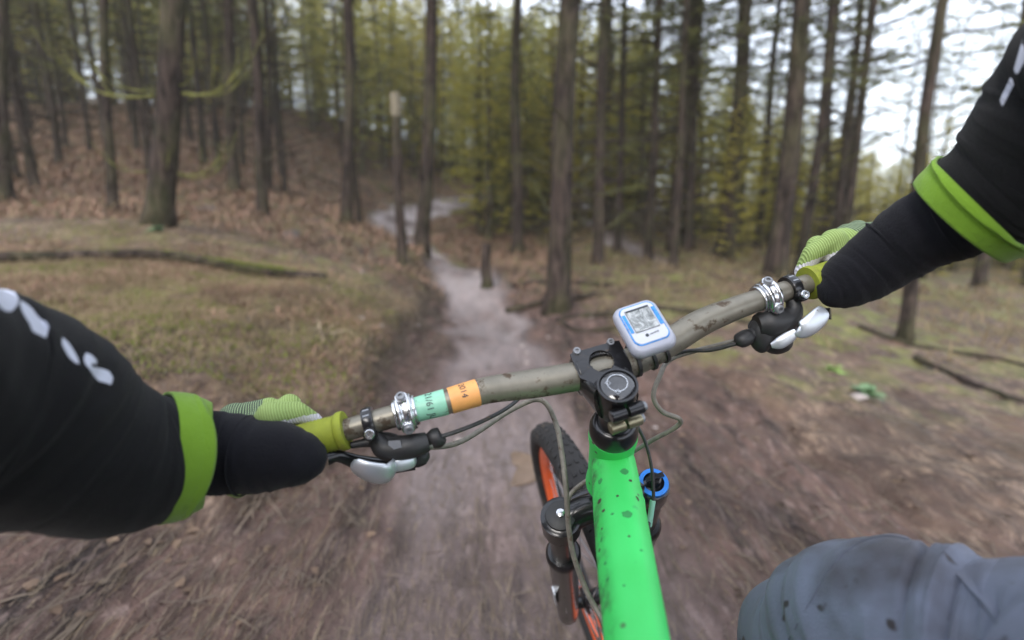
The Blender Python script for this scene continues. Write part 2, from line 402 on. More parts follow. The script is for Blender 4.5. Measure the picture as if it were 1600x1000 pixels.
    def build(s, name, mats, parent=None, bevel=0, seg=2, ang=40, sub=0, loc=None):
        org = parent_org(parent) if parent else (loc if loc is not None else Vector((0,0,0)))
        me = s.mesh(name, org); smooth_obj(me, ang)
        for m in (mats if isinstance(mats, (list,tuple)) else [mats]): me.materials.append(M[m])
        bm = bmesh.new(); bm.from_mesh(me); bmesh.ops.recalc_face_normals(bm, faces=bm.faces)
        if bevel:
            es = [e for e in bm.edges if len(e.link_faces) == 2 and e.calc_face_angle(0) > R(35)]
            bmesh.ops.bevel(bm, geom=es, offset=bevel, segments=seg, affect='EDGES', clamp_overlap=True)
        bm.to_mesh(me); bm.free()
        smooth_obj(me, ang)
        return link(name, me, parent, org if not parent else None)
def parent_org(p):
    o = Vector((0,0,0))
    while p is not None: o += p.location; p = p.parent
    return o
def link(name, me, parent=None, loc=None):
    o = bpy.data.objects.new(name, me); COL.objects.link(o)
    if parent: o.parent = parent
    if loc is not None: o.location = loc
    return o
def tag(o, label=None, cat=None, group=None, kind=None):
    if label: o['label'] = label
    if cat: o['category'] = cat
    if group: o['group'] = group
    if kind: o['kind'] = kind
    return o
def empty(name, loc, label=None, cat=None, group=None):
    o = bpy.data.objects.new(name, None); COL.objects.link(o); o.location = loc; o.empty_display_size = .1
    return tag(o, label, cat, group)
def np_mesh(name, V, F, mat):            # V (n,3), F (m,k)
    me = bpy.data.meshes.new(name); V = np.asarray(V, np.float32); F = np.asarray(F, np.int32)
    me.vertices.add(len(V)); me.vertices.foreach_set('co', V.ravel())
    k = F.shape[1]; me.loops.add(F.size); me.loops.foreach_set('vertex_index', F.ravel())
    me.polygons.add(len(F)); me.polygons.foreach_set('loop_start', np.arange(0, F.size, k, dtype=np.int32))
    try: me.polygons.foreach_set('loop_total', np.full(len(F), k, np.int32))
    except Exception: pass
    me.update(calc_edges=True); me.validate(); me.materials.append(M[mat]); return me

# ------------------------------------------------------------------ ground and trail
def build_ground():
    nx, ny = 640, 620
    tx = np.linspace(-1, 1, nx); ty = np.linspace(-.62, 1, ny)
    X = 1.6*np.sinh(5.45*tx); Y = 2.2+1.6*np.sinh(5.45*ty)
    gx, gy = np.meshgrid(X, Y); x = gx.ravel(); y = gy.ravel()
    z, tr, pale = ground_parts(x, y)
    dist = np.hypot(x, y-1); fade = np.clip(1.3-dist/14, 0, 1)
    # clods, ruts along the ride, hummocks
    ca, sa = math.cos(math.atan2(HX,HY)), math.sin(math.atan2(HX,HY))
    u = x*ca-y*sa; w = x*sa+y*ca
    z += fade*(fbm(u*9, w*2.2, 4)*.035*tr + fbm(x*7, y*7, 4)*.08*(1-tr) + fbm(x*2, y*2, 3)*.12*(1-tr))
    z += fade*tr*(np.clip(fbm(x*22, y*22, 3)-.08, 0, 1)*.05)
    lip = np.exp(-((y-4.55-x*.05)/.16)**2)*np.exp(-((x-.2)/1.3)**2); z += lip*.015
    moss = np.clip(1.2-np.hypot((x+2.5)/1.6, (y-3.2)/1.2), 0, 1)*.62
    for mx, my, mr, ma in ((-2.2,5.2,1.6,.5),(-3.0,4.6,1.5,.5),(-1.3,3.4,.7,.9),(-6,9,3,.4),(-2.5,11,3.5,.6),(3.2,6,2.6,.7),(5,10,5,.7),(1.9,3.6,.7,.5),(1.5,9,4,.6),(0,18,8,.45),(10,12,9,.6),(-12,15,8,.25)):
        moss = np.maximum(moss, ma*.6*np.clip(1.4-np.hypot(x-mx, y-my)/mr, 0, 1))
    bare = bare_mask(x, y); cut = np.clip(1-np.abs(bare-.5)*2.2, 0, 1); z += (1-bare)*np.clip((9-y)/4,0,1)*np.clip((y-1.2)/.8,0,1)*np.where(x<.2,.13,.05)*fade - cut*.03*fade
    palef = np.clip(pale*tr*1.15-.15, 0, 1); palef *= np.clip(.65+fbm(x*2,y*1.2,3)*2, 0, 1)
    V = np.stack([x,y,z], 1); idx = np.arange(nx*ny).reshape(ny, nx)
    F = np.stack([idx[:-1,:-1].ravel(), idx[:-1,1:].ravel(), idx[1:,1:].ravel(), idx[1:,:-1].ravel()], 1)
    ft = tr[F].mean(1) > .5
    for name, sel in (('ground', ~ft), ('trail', ft)):
        f = F[sel]; used = np.unique(f); remap = np.full(len(V), -1); remap[used] = np.arange(len(used))
        me = np_mesh(name, V[used], remap[f], 'ground')
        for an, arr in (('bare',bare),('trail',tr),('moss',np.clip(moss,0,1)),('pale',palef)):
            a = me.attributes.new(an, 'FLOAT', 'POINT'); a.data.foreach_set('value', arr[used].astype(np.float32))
        me.shade_smooth(); o = link(name, me); tag(o, kind='structure')
    return X, Y, z.reshape(ny, nx)
GX, GY, GZ = build_ground()
def gsurf(x, y):
    x = np.atleast_1d(np.asarray(x, float)); y = np.atleast_1d(np.asarray(y, float))
    i = np.clip(np.searchsorted(GX, x)-1, 0, len(GX)-2); j = np.clip(np.searchsorted(GY, y)-1, 0, len(GY)-2)
    fx = (x-GX[i])/(GX[i+1]-GX[i]); fy = (y-GY[j])/(GY[j+1]-GY[j])
    return (GZ[j,i]*(1-fx)+GZ[j,i+1]*fx)*(1-fy)+(GZ[j+1,i]*(1-fx)+GZ[j+1,i+1]*fx)*fy
def gpt(px, d, dz=0):
    """ground point under photo column px at world distance d"""
    a = (px-800)/800
    x = a*d; 
    for _ in range(6):
        z = float(gsurf(x, d)[0]); b = (z-H_CAM)/d     # slope of the ray to that point
        depth = d*CT-(z-H_CAM)*ST; x = a*depth
    return Vector((x, d, float(gsurf(x, d)[0])+dz))

# ------------------------------------------------------------------ small ground matter
def blades(name, n, sampler, mat, label, cat='ground cover', L=(.05,.12), w=.004, upright=.2, align=0, bend=.3, seed=1, lift=.004, category=None):
    rs = np.random.RandomState(seed); x, y = sampler(rs, n); n = len(x); z = gsurf(x, y)+lift
    th = rs.rand(n)*2*np.pi
    if align: th = np.where(rs.rand(n) < align, math.atan2(HY,HX)+rs.randn(n)*.16+np.pi*(rs.rand(n)<.5), th)  # turned along the ride so the litter reads as speed streaks
    ln = L[0]+(L[1]-L[0])*rs.rand(n)**1.5; el = np.abs(rs.randn(n))*upright
    d = np.stack([np.cos(th)*np.cos(el), np.sin(th)*np.cos(el), np.sin(el)], 1)
    s = np.stack([-np.sin(th), np.cos(th), np.zeros(n)], 1); s = s*(w*(.6+.8*rs.rand(n)))[:,None]
    s[:,2] += (rs.rand(n)-.5)*w
    p0 = np.stack([x,y,z], 1); dist = np.hypot(x, y)
    sc = np.clip(dist/5, 1, 4)[:,None]*1.0; s = s*sc
    up = np.array([0,0,1.0])
    p1 = p0+d*ln[:,None]*.5+up*(ln*bend*.25)[:,None]; p2 = p0+d*ln[:,None]-up*(ln*bend*.1)[:,None]
    V = np.stack([p0-s*.5, p0+s*.5, p1+s*.45, p1-s*.45, p2+s*.08, p2-s*.08], 1).reshape(-1, 3)
    b = np.arange(n)[:,None]*6; F = np.concatenate([b+np.array([[0,1,2,3]]), b+np.array([[3,2,4,5]])], 0)
    o = link(name, np_mesh(name, V, F, mat)); return tag(o, label, category, kind='stuff')
def tmask(x, y):
    _, tr, _ = ground_parts(x, y); return tr
def near_any(rs, n):
    r = .7+rs.rand(n)**1.6*11; th = (rs.rand(n)-.5)*2.6; return r*np.sin(th), r*np.cos(th)
def bare_any(rs, n):
    x, y = near_any(rs, n*2); k = bare_mask(x, y)+tmask(x, y) > .0; return x[k][:n], y[k][:n]
def near_floor(rs, n):
    x, y = near_any(rs, n*2); k = tmask(x, y) < .5; return x[k][:n], y[k][:n]
def left_bank(rs, n):
    x = -2.3+rs.randn(n*3)*1.5; y = 3.3+rs.randn(n*3)*1.1; k = (tmask(x, y) < .45)&(y > .8)&(x<-.35)&(bare_mask(x, y) < .4); return x[k][:n], y[k][:n]
def hill(rs, n):
    x = -22+rs.rand(n*3)*23; y = 6.5+rs.rand(n*3)*24; k = (tmask(x, y) < .3)&(x < 1-(y-8)*.05); return x[k][:n], y[k][:n]
def right_far(rs, n):
    x = 1+rs.rand(n*2)*22; y = 4.5+rs.rand(n*2)*22; k = (tmask(x, y) < .3)&(fbm(x*.5,y*.5,3)>-.06); return x[k][:n], y[k][:n]
blades('needle_litter', 42000, near_any, 'dead_twig', 'dark pine needle litter over the floor', L=(.03,.12), w=.002, upright=.08, align=.85, seed=3)
blades('dry_needles', 13000, near_any, 'straw', 'pale dry needles over the floor', L=(.03,.12), w=.0009, upright=.06, align=.9, seed=4)
blades('bank_grass', 30000, left_bank, 'grass_blades', 'dry straw-coloured grass on the left bank', L=(.05,.17), w=.003, upright=.32, bend=.8, seed=5)
def moss_bank(rs, n):
    x, y = left_bank(rs, n*2); k = fbm(x*1.1+2, y*1.3, 3) > .02; return x[k][:n], y[k][:n]
blades('moss', 26000, moss_bank, 'moss_tuft', 'green moss tufts on the left bank', L=(.01,.03), w=.008, upright=.9, seed=6)
blades('bracken_litter', 60000, hill, 'bracken', 'dead brown bracken covering the slope', L=(.08,.32), w=.010, upright=.45, bend=.9, seed=7)
blades('hill_grass', 10000, hill, 'grass_blades', 'pale dead grass among the bracken', L=(.12,.35), w=.010, upright=.6, bend=.9, seed=8)
blades('rough_grass', 24000, right_far, 'grass_blades', 'straggling olive grass right of the trail', L=(.08,.3), w=.010, upright=.5, bend=.9, seed=9)
def bank_edge(rs, n):
    x = -1.6+rs.rand(n*4)*1.5; y = 1.6+rs.rand(n*4)*5.5; b = bare_mask(x, y); k = ((b > .05)&(b < .99)|((rs.rand(n*4) < .15)&(x < -.5)))&(tmask(x, y) < .25); return x[k][:n], y[k][:n]
def heather(rs, n):
    x, y = left_bank(rs, n*2); k = fbm(x*1.4+9, y*1.6, 3) < -.02; return x[k][:n], y[k][:n]
blades('bank_litter', 16000, heather, 'bracken', 'brown heather and needle litter among the moss of the left bank', L=(.03,.11), w=.005, upright=.5, bend=.7, seed=35)
blades('bank_scrub', 16000, bank_edge, 'dead_twig', 'dark rooty scrub along the eroded bank edge', L=(.03,.11), w=.004, upright=.55, bend=.7, seed=31)
def twig_area(rs, n):
    x, y = near_any(rs, n*2); k = (bare_mask(x, y) > .3)&((tmask(x, y) < .4)|(rs.rand(len(x)) < .35)); return x[k][:n], y[k][:n]
blades('fallen_twigs', 2600, twig_area, 'dead_twig', 'short dark twigs on the bare earth', L=(.06,.22), w=.006, upright=.06, align=.55, bend=.2, seed=32)
blades('pale_needles', 5200, twig_area, 'grass_blades', 'thin pale needles lying along the trail', L=(.06,.16), w=.0011, upright=.04, align=.93, bend=.15, seed=33)
blades('fallen_leaves', 1500, near_floor, 'leaf_brown', 'small brown fallen leaves', L=(.02,.045), w=.022, upright=.25, seed=10)

def rock(name, c, r, mat, label, cat, seed, flat=.6, group=None):
    bm = bmesh.new(); bmesh.ops.create_icosphere(bm, subdivisions=3, radius=1)
    for v in bm.verts:
        n = mnoise.noise(v.co*1.3+Vector((seed,seed*2,0)))*.45+mnoise.noise(v.co*4+Vector((seed,0,0)))*.12
        v.co = v.co*(1+n); v.co = Vector((v.co.x*r[0], v.co.y*r[1], v.co.z*r[2]))
    me = bpy.data.meshes.new(name); bm.to_mesh(me); bm.free(); me.shade_smooth(); me.materials.append(M[mat])
    o = link(name, me, None, Vector(c)+Vector((0,0,r[2]*.25))); return tag(o, label, cat, group)
rock('rock', gpt(458,7.6), (.13,.1,.09), 'rock_dark', 'dark angular rock alone on the pale slope left of the trail', 'rock', 3)
rock('rock', gpt(592,14), (.2,.15,.12), 'rock_dark', 'dark rock at the left edge of the distant pale trail', 'rock', 5)
rock('rock', gpt(323,9), (.22,.14,.07), 'rock_dark', 'flat dark rock lying right of the big left pine', 'rock', 7)
rock('stone', gpt(563,3.6), (.035,.03,.025), 'stone', 'small tan stone in the cut earth of the left bank', 'stone', 9)
rock('stone', gpt(1338,3.0), (.06,.04,.022), 'comp_white' if False else 'stone', 'pale flat stone beside the green plant right of the bicycle', 'stone', 12)
rock('stone', gpt(745,8.5), (.05,.03,.02), 'stone', 'small pale stone lying in the middle of the trail', 'stone', 14)
for i in range(26):
    px = rnd.uniform(540,1150); d = rnd.uniform(2.2,6.5); s = rnd.uniform(.008,.028)
    o = rock('pebble', gpt(px, d), (s, s*.8, s*.6), 'stone', 'small earthy pebble pressed into the trail surface', 'pebble', 20+i, group='pebbles scattered on the trail')
# puddle
def puddle():
    c = gz(808,722,.01); mb = MB(); n = 40; xs = np.linspace(c[0]-.12, c[0]+.12, 9); ys = np.linspace(c[1]-.14, c[1]+.14, 9); gx_, gy_ = np.meshgrid(xs, ys)
    z = float(np.quantile(gsurf(gx_.ravel(), gy_.ravel()), .55))
    ring = [Vector((c[0]+math.cos(t)*.13*(1+.3*mnoise.noise(Vector((math.cos(t)*.9,math.sin(t)*.9,3)))+.08*mnoise.noise(Vector((math.cos(t)*5,math.sin(t)*5,1)))), c[1]+math.sin(t)*.17*(1+.3*mnoise.noise(Vector((math.cos(t)*.9,math.sin(t)*.9,8)))), z)) for t in [2*math.pi*k/n for k in range(n)]]
    mb.plate(ring, (0,0,1), .004); o = mb.build('puddle', 'puddle'); tag(o, 'small muddy orange puddle on the trail left of the front wheel', 'puddle')
puddle()

def log_mesh(name, pts, r0, r1, mat, label, cat, group=None, twigs=0, n=9, seed=0, sink=.5):
    """pts: (px, distance) on the ground"""
    raw = [gpt(px, d) for px, d in pts]; q = crom([tuple(p) for p in raw], 8); m = len(q)
    rad = [(r0+(r1-r0)*i/(m-1))*(1+.12*mnoise.noise(Vector((i*.4,seed,0)))) for i in range(m)]
    q = [Vector(p) for p in q]
    for i, p in enumerate(q): p.z = max(p.z, float(gsurf(p.x,p.y)[0]))+rad[i]*sink
    # settle: smooth vertical line
    for _ in range(6):
        zs = [p.z for p in q]
        for i in range(1, m-1): q[i].z = .5*zs[i]+.25*(zs[i-1]+zs[i+1])
    mb = MB(); mb.tube(q, rad, n)
    org = q[m//2].copy(); o = mb.build(name, mat, loc=org); tag(o, label, cat, group); return o, q, rad
lg, lq, lr = log_mesh('fallen_branch', [(-60,4.05),(60,4.12),(150,4.25),(235,4.35),(330,4.3),(430,4.2),(480,4.22),(512,4.25)], .040, .040, 'bark', 'long crooked dead branch with a mossy patch lying across the left bank', 'branch', n=14, sink=1.5)
mb = MB()
rs = random.Random(4)
for i in range(900):                                        # moss sleeve on the branch
    t = rs.gauss(.66,.06) if i < 700 else rs.uniform(.3,.75); t = min(max(t,0),.99); k = int(t*(len(lq)-1)); p = lq[k].lerp(lq[k+1], rs.random()); a = rs.uniform(-.2,math.pi+.2); r = lr[k]
    nrm = Vector((0, -math.cos(a), math.sin(a))); s = Vector((1,0,0))*rs.uniform(.004,.009); tip = p+nrm*(r+rs.uniform(.008,.02))+Vector((rs.uniform(-.01,.01),0,0))
    mb.tri(p+nrm*r*.9-s, p+nrm*r*.9+s, tip)
mo = mb.build('moss_patch', 'moss_tuft', lg); mo['kind'] = 'stuff'
log_mesh('fallen_pole', [(800,7.4),(860,7.5),(960,7.2)], .035, .03, 'bark', 'straight fallen pole behind the stump, upper of the two left of the large pine', 'branch')
log_mesh('fallen_pole', [(790,6.6),(870,6.5),(940,6.6)], .045, .035, 'bark', 'straight fallen pole nearer the trail, lower of the two left of the large pine', 'branch')
log_mesh('tree_root', [(880,5.8),(950,5.5),(1040,5.4),(1150,5.0),(1240,4.6)], .045, .02, 'bark', 'exposed root running right from the foot of the large central pine', 'root', sink=.3)
log_mesh('tree_root', [(870,5.7),(900,5.1),(960,4.8),(1020,4.5)], .035, .015, 'bark', 'exposed root curving from the large central pine behind the bike computer', 'root', sink=.3)
log_mesh('fallen_branch', [(1430,4.6),(1500,4.1),(1580,3.6),(1680,3.2)], .03, .02, 'bark', 'dark dead branch lying on the floor under the right forearm, nearer one', 'branch', sink=.8)
log_mesh('fallen_branch', [(1340,5.6),(1440,5.1),(1560,4.8),(1700,4.4)], .022, .015, 'bark', 'thin dead branch lying behind the nearer one at the right edge', 'branch', sink=.8)

def plant(px, d, n, L, mat, name, label, cat, w=.03, seed=0):
    rs = random.Random(seed); c = gpt(px, d); root = empty(name, c, label, cat)
    for i in range(n):
        th = rs.uniform(0, 2*math.pi); el = rs.uniform(.3,1.2); ln = L*rs.uniform(.6,1)
        d0 = Vector((math.cos(th)*math.cos(el), math.sin(th)*math.cos(el), math.sin(el))); s = Vector((-math.sin(th), math.cos(th), 0))
        mb = MB(); k = 6; prev = None
        for j in range(k):
            t = j/(k-1); p = c+d0*ln*t-Vector((0,0,1))*ln*.45*t*t; ww = w*math.sin(math.pi*min(t*.85+.15,1))**.8+.001
            cur = (p-s*ww, p+Vector((0,0,ww*.3)), p+s*ww)
            if prev: mb.quad(prev[0],prev[1],cur[1],cur[0]); mb.quad(prev[1],prev[2],cur[2],cur[1])
            prev = cur
        mb.build('leaf', mat, root)
plant(60,8.6,11,.28,'fern_green','fern','bright green fern at the foot of the slope far left','fern',.035,1)
plant(245,5.5,14,.17,'leaf_green','foxglove_plant','dark green leafy plant at the foot of the big left pine','plant',.04,2)
plant(1352,3.1,16,.18,'leaf_green','foxglove_plant','broad-leaved green plant right of the bicycle below the brake lever','plant',.032,3)
plant(1300,3.7,12,.14,'fern_green','fern','small yellow-green fern behind the broad-leaved plant on the right','fern',.025,4)
plant(505,2.9,30,.22,'straw','grass_tuft','drooping tuft of dry straw grass on the edge of the left bank','grass tuft',.004,6)
plant(30,5.6,20,.2,'straw','grass_tuft','dry grass tuft behind the long branch at the far left','grass tuft',.004,7)

# ------------------------------------------------------------------ trees
def spray(mb, mbn, p0, d, L, rs, needle=.07, nw=.012, dens=1.0, droop=.12, twig=True, up=.0):
    """a branch with side twigs and needle tufts; mb wood, mbn needles"""
    d = d.normalized(); k = 6; pts = []; p = p0.copy(); dd = d.copy()
    for i in range(k):
        pts.append(p.copy()); dd = (dd+Vector((rs.uniform(-.12,.12), rs.uniform(-.12,.12), (up-droop)*.5+rs.uniform(-.06,.06)))).normalized(); p = p+dd*L/(k-1)
    mb.tube(pts, [L*.012*(1-i/(k-1)*.8)+.002 for i in range(k)], 4, caps=False)
    if dens <= 0: 
        side = d.cross(Vector((0,0,1))).normalized()
        for i in range(int(3+L*4)):
            t = rs.uniform(.25,.95); j = min(int(t*(k-1)), k-2); q = pts[j].lerp(pts[j+1], t*(k-1)-j); sg = rs.choice((-1,1))
            e = (d*rs.uniform(.5,1)+side*sg*rs.uniform(.4,1)+Vector((0,0,rs.uniform(-.2,.5)))).normalized(); l2 = L*rs.uniform(.15,.45)*(1-t*.5)
            mb.tube([q, q+e*l2*.5+Vector((0,0,.02)), q+e*l2+Vector((0,0,l2*.15))], [.005,.0035,.002], 3, caps=False)
        return
    side = d.cross(Vector((0,0,1))).normalized()
    nt = max(4, int(L*9*dens))
    for i in range(nt):
        t = rs.uniform(.15,1); j = min(int(t*(k-1)), k-2); q = pts[j].lerp(pts[j+1], t*(k-1)-j); sg = rs.choice((-1,1))
        e = (d*rs.uniform(.5,1.1)+side*sg*rs.uniform(.3,1)+Vector((0,0,rs.uniform(-.35,.35)))).normalized(); l2 = L*rs.uniform(.14,.38)*(1.15-t*.6)
        q2 = q+e*l2
        if twig: mb.tube([q, q2], [.004,.002], 3, caps=False)
        m = max(4, int(l2/needle*3.2))
        for a in range(m):
            tt = (a+.5)/m; c = q.lerp(q2, tt); v = (e*rs.uniform(.3,1)+Vector((rs.uniform(-1,1),rs.uniform(-1,1),rs.uniform(-.8,.8)))*.8).normalized()*needle*rs.uniform(.7,1.3)
            w = v.cross(Vector((rs.uniform(-1,1),rs.uniform(-1,1),rs.uniform(-1,1)))).normalized()*nw
            mbn.tri(c-w, c+w, c+v)
def tree_meshes(seed, Ht, r0, crown0, Lmax, dens, needle, nw, mat_n, bark_m='bark', low=None, nspray=70, deadn=14, conical=False, ovr=None):
    """returns trunk, dead branches and crown meshes in local space (base at origin)"""
    rs = random.Random(seed); t = MB(); m = 26; pts = []; rad = []
    bx, by = rs.uniform(-.1,.1), rs.uniform(-.1,.1)
    for i in range(m):
        f = (i/(m-1))**1.25; h = f*Ht-.15*(i == 0)
        pts.append(Vector((bx*math.sin(f*5)+.03*math.sin(f*17+seed), by*math.sin(f*4+1), h))); rad.append(r0*((1-f)*.93+.05)*(1+.28*math.exp(-h/.2)))
    t.tube(pts, rad, 14, fn=lambda u,a: 1+.07*mnoise.noise(Vector((math.cos(a)*1.6,math.sin(a)*1.6,u*Ht*1.2+seed)))+.03*math.sin(a*7+u*20))
    def at(h):
        f = (h/Ht)**(1/1.25)*(m-1); j = min(int(f), m-2); return pts[j].lerp(pts[j+1], f-j), rad[j]
    dead = MB(); wood = MB(); nd = MB()
    for i in range(deadn):
        h = rs.uniform(.6 if low is None else low, crown0+1); p, r = at(h); th = rs.uniform(0, 2*math.pi)
        d = Vector((math.cos(th), math.sin(th), rs.uniform(-.15,.25))); spray(dead, None, p+d*r*.6, d, rs.uniform(.35,1.5), rs, dens=0, droop=-.08)
    for i in range(nspray):
        f = (i+.5)/nspray; h = crown0+(Ht-.3-crown0)*f**.85; p, r = at(h); th = i*2.4+rs.uniform(-.4,.4)
        prof = (1-f)*.9+.1 if conical else math.sin(math.pi*min(1,(f*.75+.22)))
        d = Vector((math.cos(th), math.sin(th), rs.uniform(-.15,.2)+.35*f)); spray(wood, nd, p, d, Lmax*prof*rs.uniform(.6,1.1), rs, needle, nw, dens, droop=.1 if conical else -.02)
    return t, dead, wood, nd
def mesh_of(mb, name, mat):
    V = np.array([tuple(v) for v in mb.v], np.float32); quads = [f for f in mb.f]
    me = bpy.data.meshes.new(name); me.from_pydata([tuple(v) for v in V], [], quads); me.update(); me.shade_smooth(); me.materials.append(M[mat]); return me
def crown_mesh(wood, nd, name, bark_m, mat_n, dead=None):
    if dead is not None:
        k0 = len(wood.v); wood.v += dead.v; wood.f += [tuple(i+k0 for i in f) for f in dead.f]
    me = bpy.data.meshes.new(name); nv = len(wood.v)
    me.from_pydata([tuple(v) for v in wood.v]+[tuple(v) for v in nd.v], [], wood.f+[tuple(i+nv for i in f) for f in nd.f])
    me.polygons.foreach_set('material_index', [0]*len(wood.f)+[1]*len(nd.f)); me.update(); me.materials.append(M[bark_m]); me.materials.append(M[mat_n]); return me

BR = []                                    # single dead branches, each a mesh used again and again
for s in range(7):
    mb = MB(); rs = random.Random(40+s); spray(mb, None, Vector((0,0,0)), Vector((1,0,.12)), 1.0, rs, dens=0, droop=-.12-.05*(s%3)); BR.append(mesh_of(mb, 'branch', 'bark_mossy'))
MB1 = []
for s in range(3):
    mb = MB(); pts = [Vector((0,0,0)),Vector((.3,.02*s,-.04)),Vector((.62,.0,.02)),Vector((.85,.03,.22)),Vector((1.0,.05,.5))]
    q = [Vector(p) for p in crom([tuple(p) for p in pts], 4)]; mb.tube(q, [.017*(1-.8*i/(len(q)-1)) for i in range(len(q))], 6)
    for k in range(3):
        p = q[6+k*3]; mb.tube([p, p+Vector((.12,.08*(k-1),.14)), p+Vector((.2,.14*(k-1),.36))], [.009,.006,.003], 4)
    MB1.append(mesh_of(mb, 'branch', 'moss_branch'))

def big_tree(px, d, wpx, pxtop, Ht, crown0, nb, label, seed, name='pine_tree', Lmax=2.0, dens=1.0, nspray=84, bark_m='bark', brange=None, special=None):
    base = gpt(px, d); r0 = wpx*.5*d/800*.78
    t, dead, wood, nd = tree_meshes(seed, Ht, r0, crown0, Lmax, dens, .075, .012, 'needles_dark', nspray=nspray, deadn=0)
    dep_top = d*CT; a, b = ray(pxtop, 0); xt, zt = a*d, H_CAM+b*d
    lean = (xt-base.x)/(zt-base.z)
    def shear(mbx):
        for v in mbx.v: v.x += lean*v.z
    for mm in (t, wood, nd): shear(mm)
    root = empty(name, base, label, 'tree')
    link('trunk', mesh_of(t, 'trunk', bark_m), root)
    if nspray:
        c = link('crown', crown_mesh(wood, nd, 'crown', 'bark', 'needles_dark'), root)
    rs = random.Random(seed+5)
    for i in range(nb):
        h = rs.uniform(.7, crown0+.5) if brange is None else rs.uniform(*brange); th = rs.uniform(0, 2*math.pi); s = rs.uniform(.5,1.5)*min(1.2, .6+r0*2)
        o = link('branch', rs.choice(BR), root, Vector((lean*h, 0, h))); o.rotation_euler = (rs.uniform(-.2,.2), rs.uniform(-.25,.12), th); o.scale = (s,s,s)
    for (h, th, s, v) in (special or []):
        o = link('branch', MB1[v], root, Vector((lean*h+math.cos(th)*r0*.7, math.sin(th)*r0*.7, h))); o.rotation_euler = (0,0,th); o.scale = (s,s,s)
    return root
big_tree(250,6.0,50,278,12,4.6,5,'stout furrowed pine with mossy upcurved branches standing on the left bank',101,
   special=[(1.42,-.25,.95,0),(1.45,.3,.7,1),(1.5,-.6,.5,2),(1.4,3.3,1.0,2),(1.44,3.7,.65,1),(.58,-.2,.75,2),(.6,3.5,.5,0),(.62,-.9,.4,1),(.55,.2,.6,1)], brange=(2,4))
big_tree(172,7.6,19,170,11,4.5,10,'thin dark pine just left of the stout furrowed pine',102, nspray=36)
big_tree(365,12,24,348,13,4.2,18,'slender pine right of the stout furrowed pine, on the slope',103)
big_tree(420,13,12,408,12,6,8,'very thin pine between the slope pines left of the trail',104, nspray=30)
big_tree(545,10,24,538,13,4.0,18,'pine with curved foot at the left edge of the distant trail',105)
big_tree(658,9,30,672,13,3.8,20,'dark pine standing where the pale trail bends left',106)
big_tree(808,12,25,812,14,4.2,18,'pine behind the trail between the bend and the large central pine',107)
big_tree(868,6.2,50,905,14,3.3,22,'large central pine above the handlebar, rooted beside the trail',108, Lmax=2.2)
big_tree(950,16,20,955,14,4.6,16,'slim pine just right of the large central pine',109)
big_tree(1050,11,22,1078,13,3.4,18,'slim pine in the gap over the bike computer',110)
big_tree(1130,10,34,1158,13,3.1,20,'mid-sized pine over the right half of the handlebar',111)
big_tree(1215,8,42,1258,13,2.8,20,'broad blurred pine over the right brake clamp',112, Lmax=2.0)
big_tree(1295,12,18,1312,12,3.2,14,'slim pine behind the right glove',113)
big_tree(1402,5.4,26,1472,9.5,2.4,16,'thin leaning dark pine seen against the bright sky by the right sleeve',114, Lmax=1.3, nspray=44)
big_tree(10,9,22,2,12,4.6,10,'pine cut by the left picture edge',115)
big_tree(1530,9,22,1600,12,3.0,14,'pine half hidden behind the right forearm',116)
def snag(px, d, wpx, h, label, pale, seed, name='tree_stump'):
    base = gpt(px, d); r = wpx*.5*d/800; root = empty(name, base, label, 'snag' if h > 1 else 'stump'); rs = random.Random(seed)
    mb = MB(); m = 9; mb.tube([base+Vector((.015*math.sin(i), 0, -.1+(h+.1)*i/(m-1))) for i in range(m)], [r*(1+.4*math.exp(-i*.9))*(1-.15*i/m) for i in range(m)], 10, fn=lambda u,a: 1+.1*mnoise.noise(Vector((math.cos(a)*2,math.sin(a)*2,u*5+seed))))
    mb.build('trunk', 'bark', root)
    if pale:
        mb = MB(); mb.tube([base+Vector((.01,0,h-.01)), base+Vector((.015,0,h+.15)), base+Vector((0,0,h+.30))], [r*1.0,r*1.1,r*.9], 8, fn=lambda u,a: 1+.15*math.sin(a*3+1)); mb.build('broken_top', 'pale_wood', root)['label'] = 'bare pale splintered wood'
snag(628,7.6,15,2.1,'slim snapped trunk with a bare pale top in front of the trail bend',True,1,'dead_tree')
snag(760,7.5,18,.62,'short dark stump beside the trail, left of the fallen poles',False,2)
snag(58,10.5,11,.55,'small thin stump on the slope at far left',False,3)

# background stand: prototypes shared by many copies
PROT = []
for s in range(4):
    t, dead, wood, nd = tree_meshes(300+s, 12, .10, 2.9, 1.8, .7, .10, .018, 'needles_dark', nspray=84, deadn=40)
    PROT.append((mesh_of(t,'trunk','bark'), crown_mesh(wood, nd, 'crown', 'bark', 'needles_dark', dead)))
SPR = []
for s in range(5):
    mat_n = 'needles_olive' if s < 3 else 'needles_soft'
    t, dead, wood, nd = tree_meshes(400+s, 9, .12, .35, 1.25, .75, .13, .026, mat_n, nspray=105, deadn=14)
    SPR.append((mesh_of(t,'trunk','bark_mossy'), crown_mesh(wood, nd, 'crown', 'bark_mossy', mat_n, dead)))
def ytop(px):
    return float(np.interp(px, [-400,0,300,500,700,1000,1200,1400,1600,2000], [-140,-110,-90,-60,-20,30,150,245,275,280]))
placed = []
def ok(x, y, mn):
    return all((x-a)**2+(y-b)**2 > mn*mn for a, b in placed)
def copy_tree(proto, x, y, sc, sxy, name, label, cat, group, rot):
    z = float(gsurf(x, y)[0])-.05; root = empty(name, (x,y,z), label, cat, group); root.rotation_euler = (0,0,rot); root.scale = (sxy,sxy,sc)
    for nm, me in zip(('trunk','crown'), proto): link(nm, me, root)
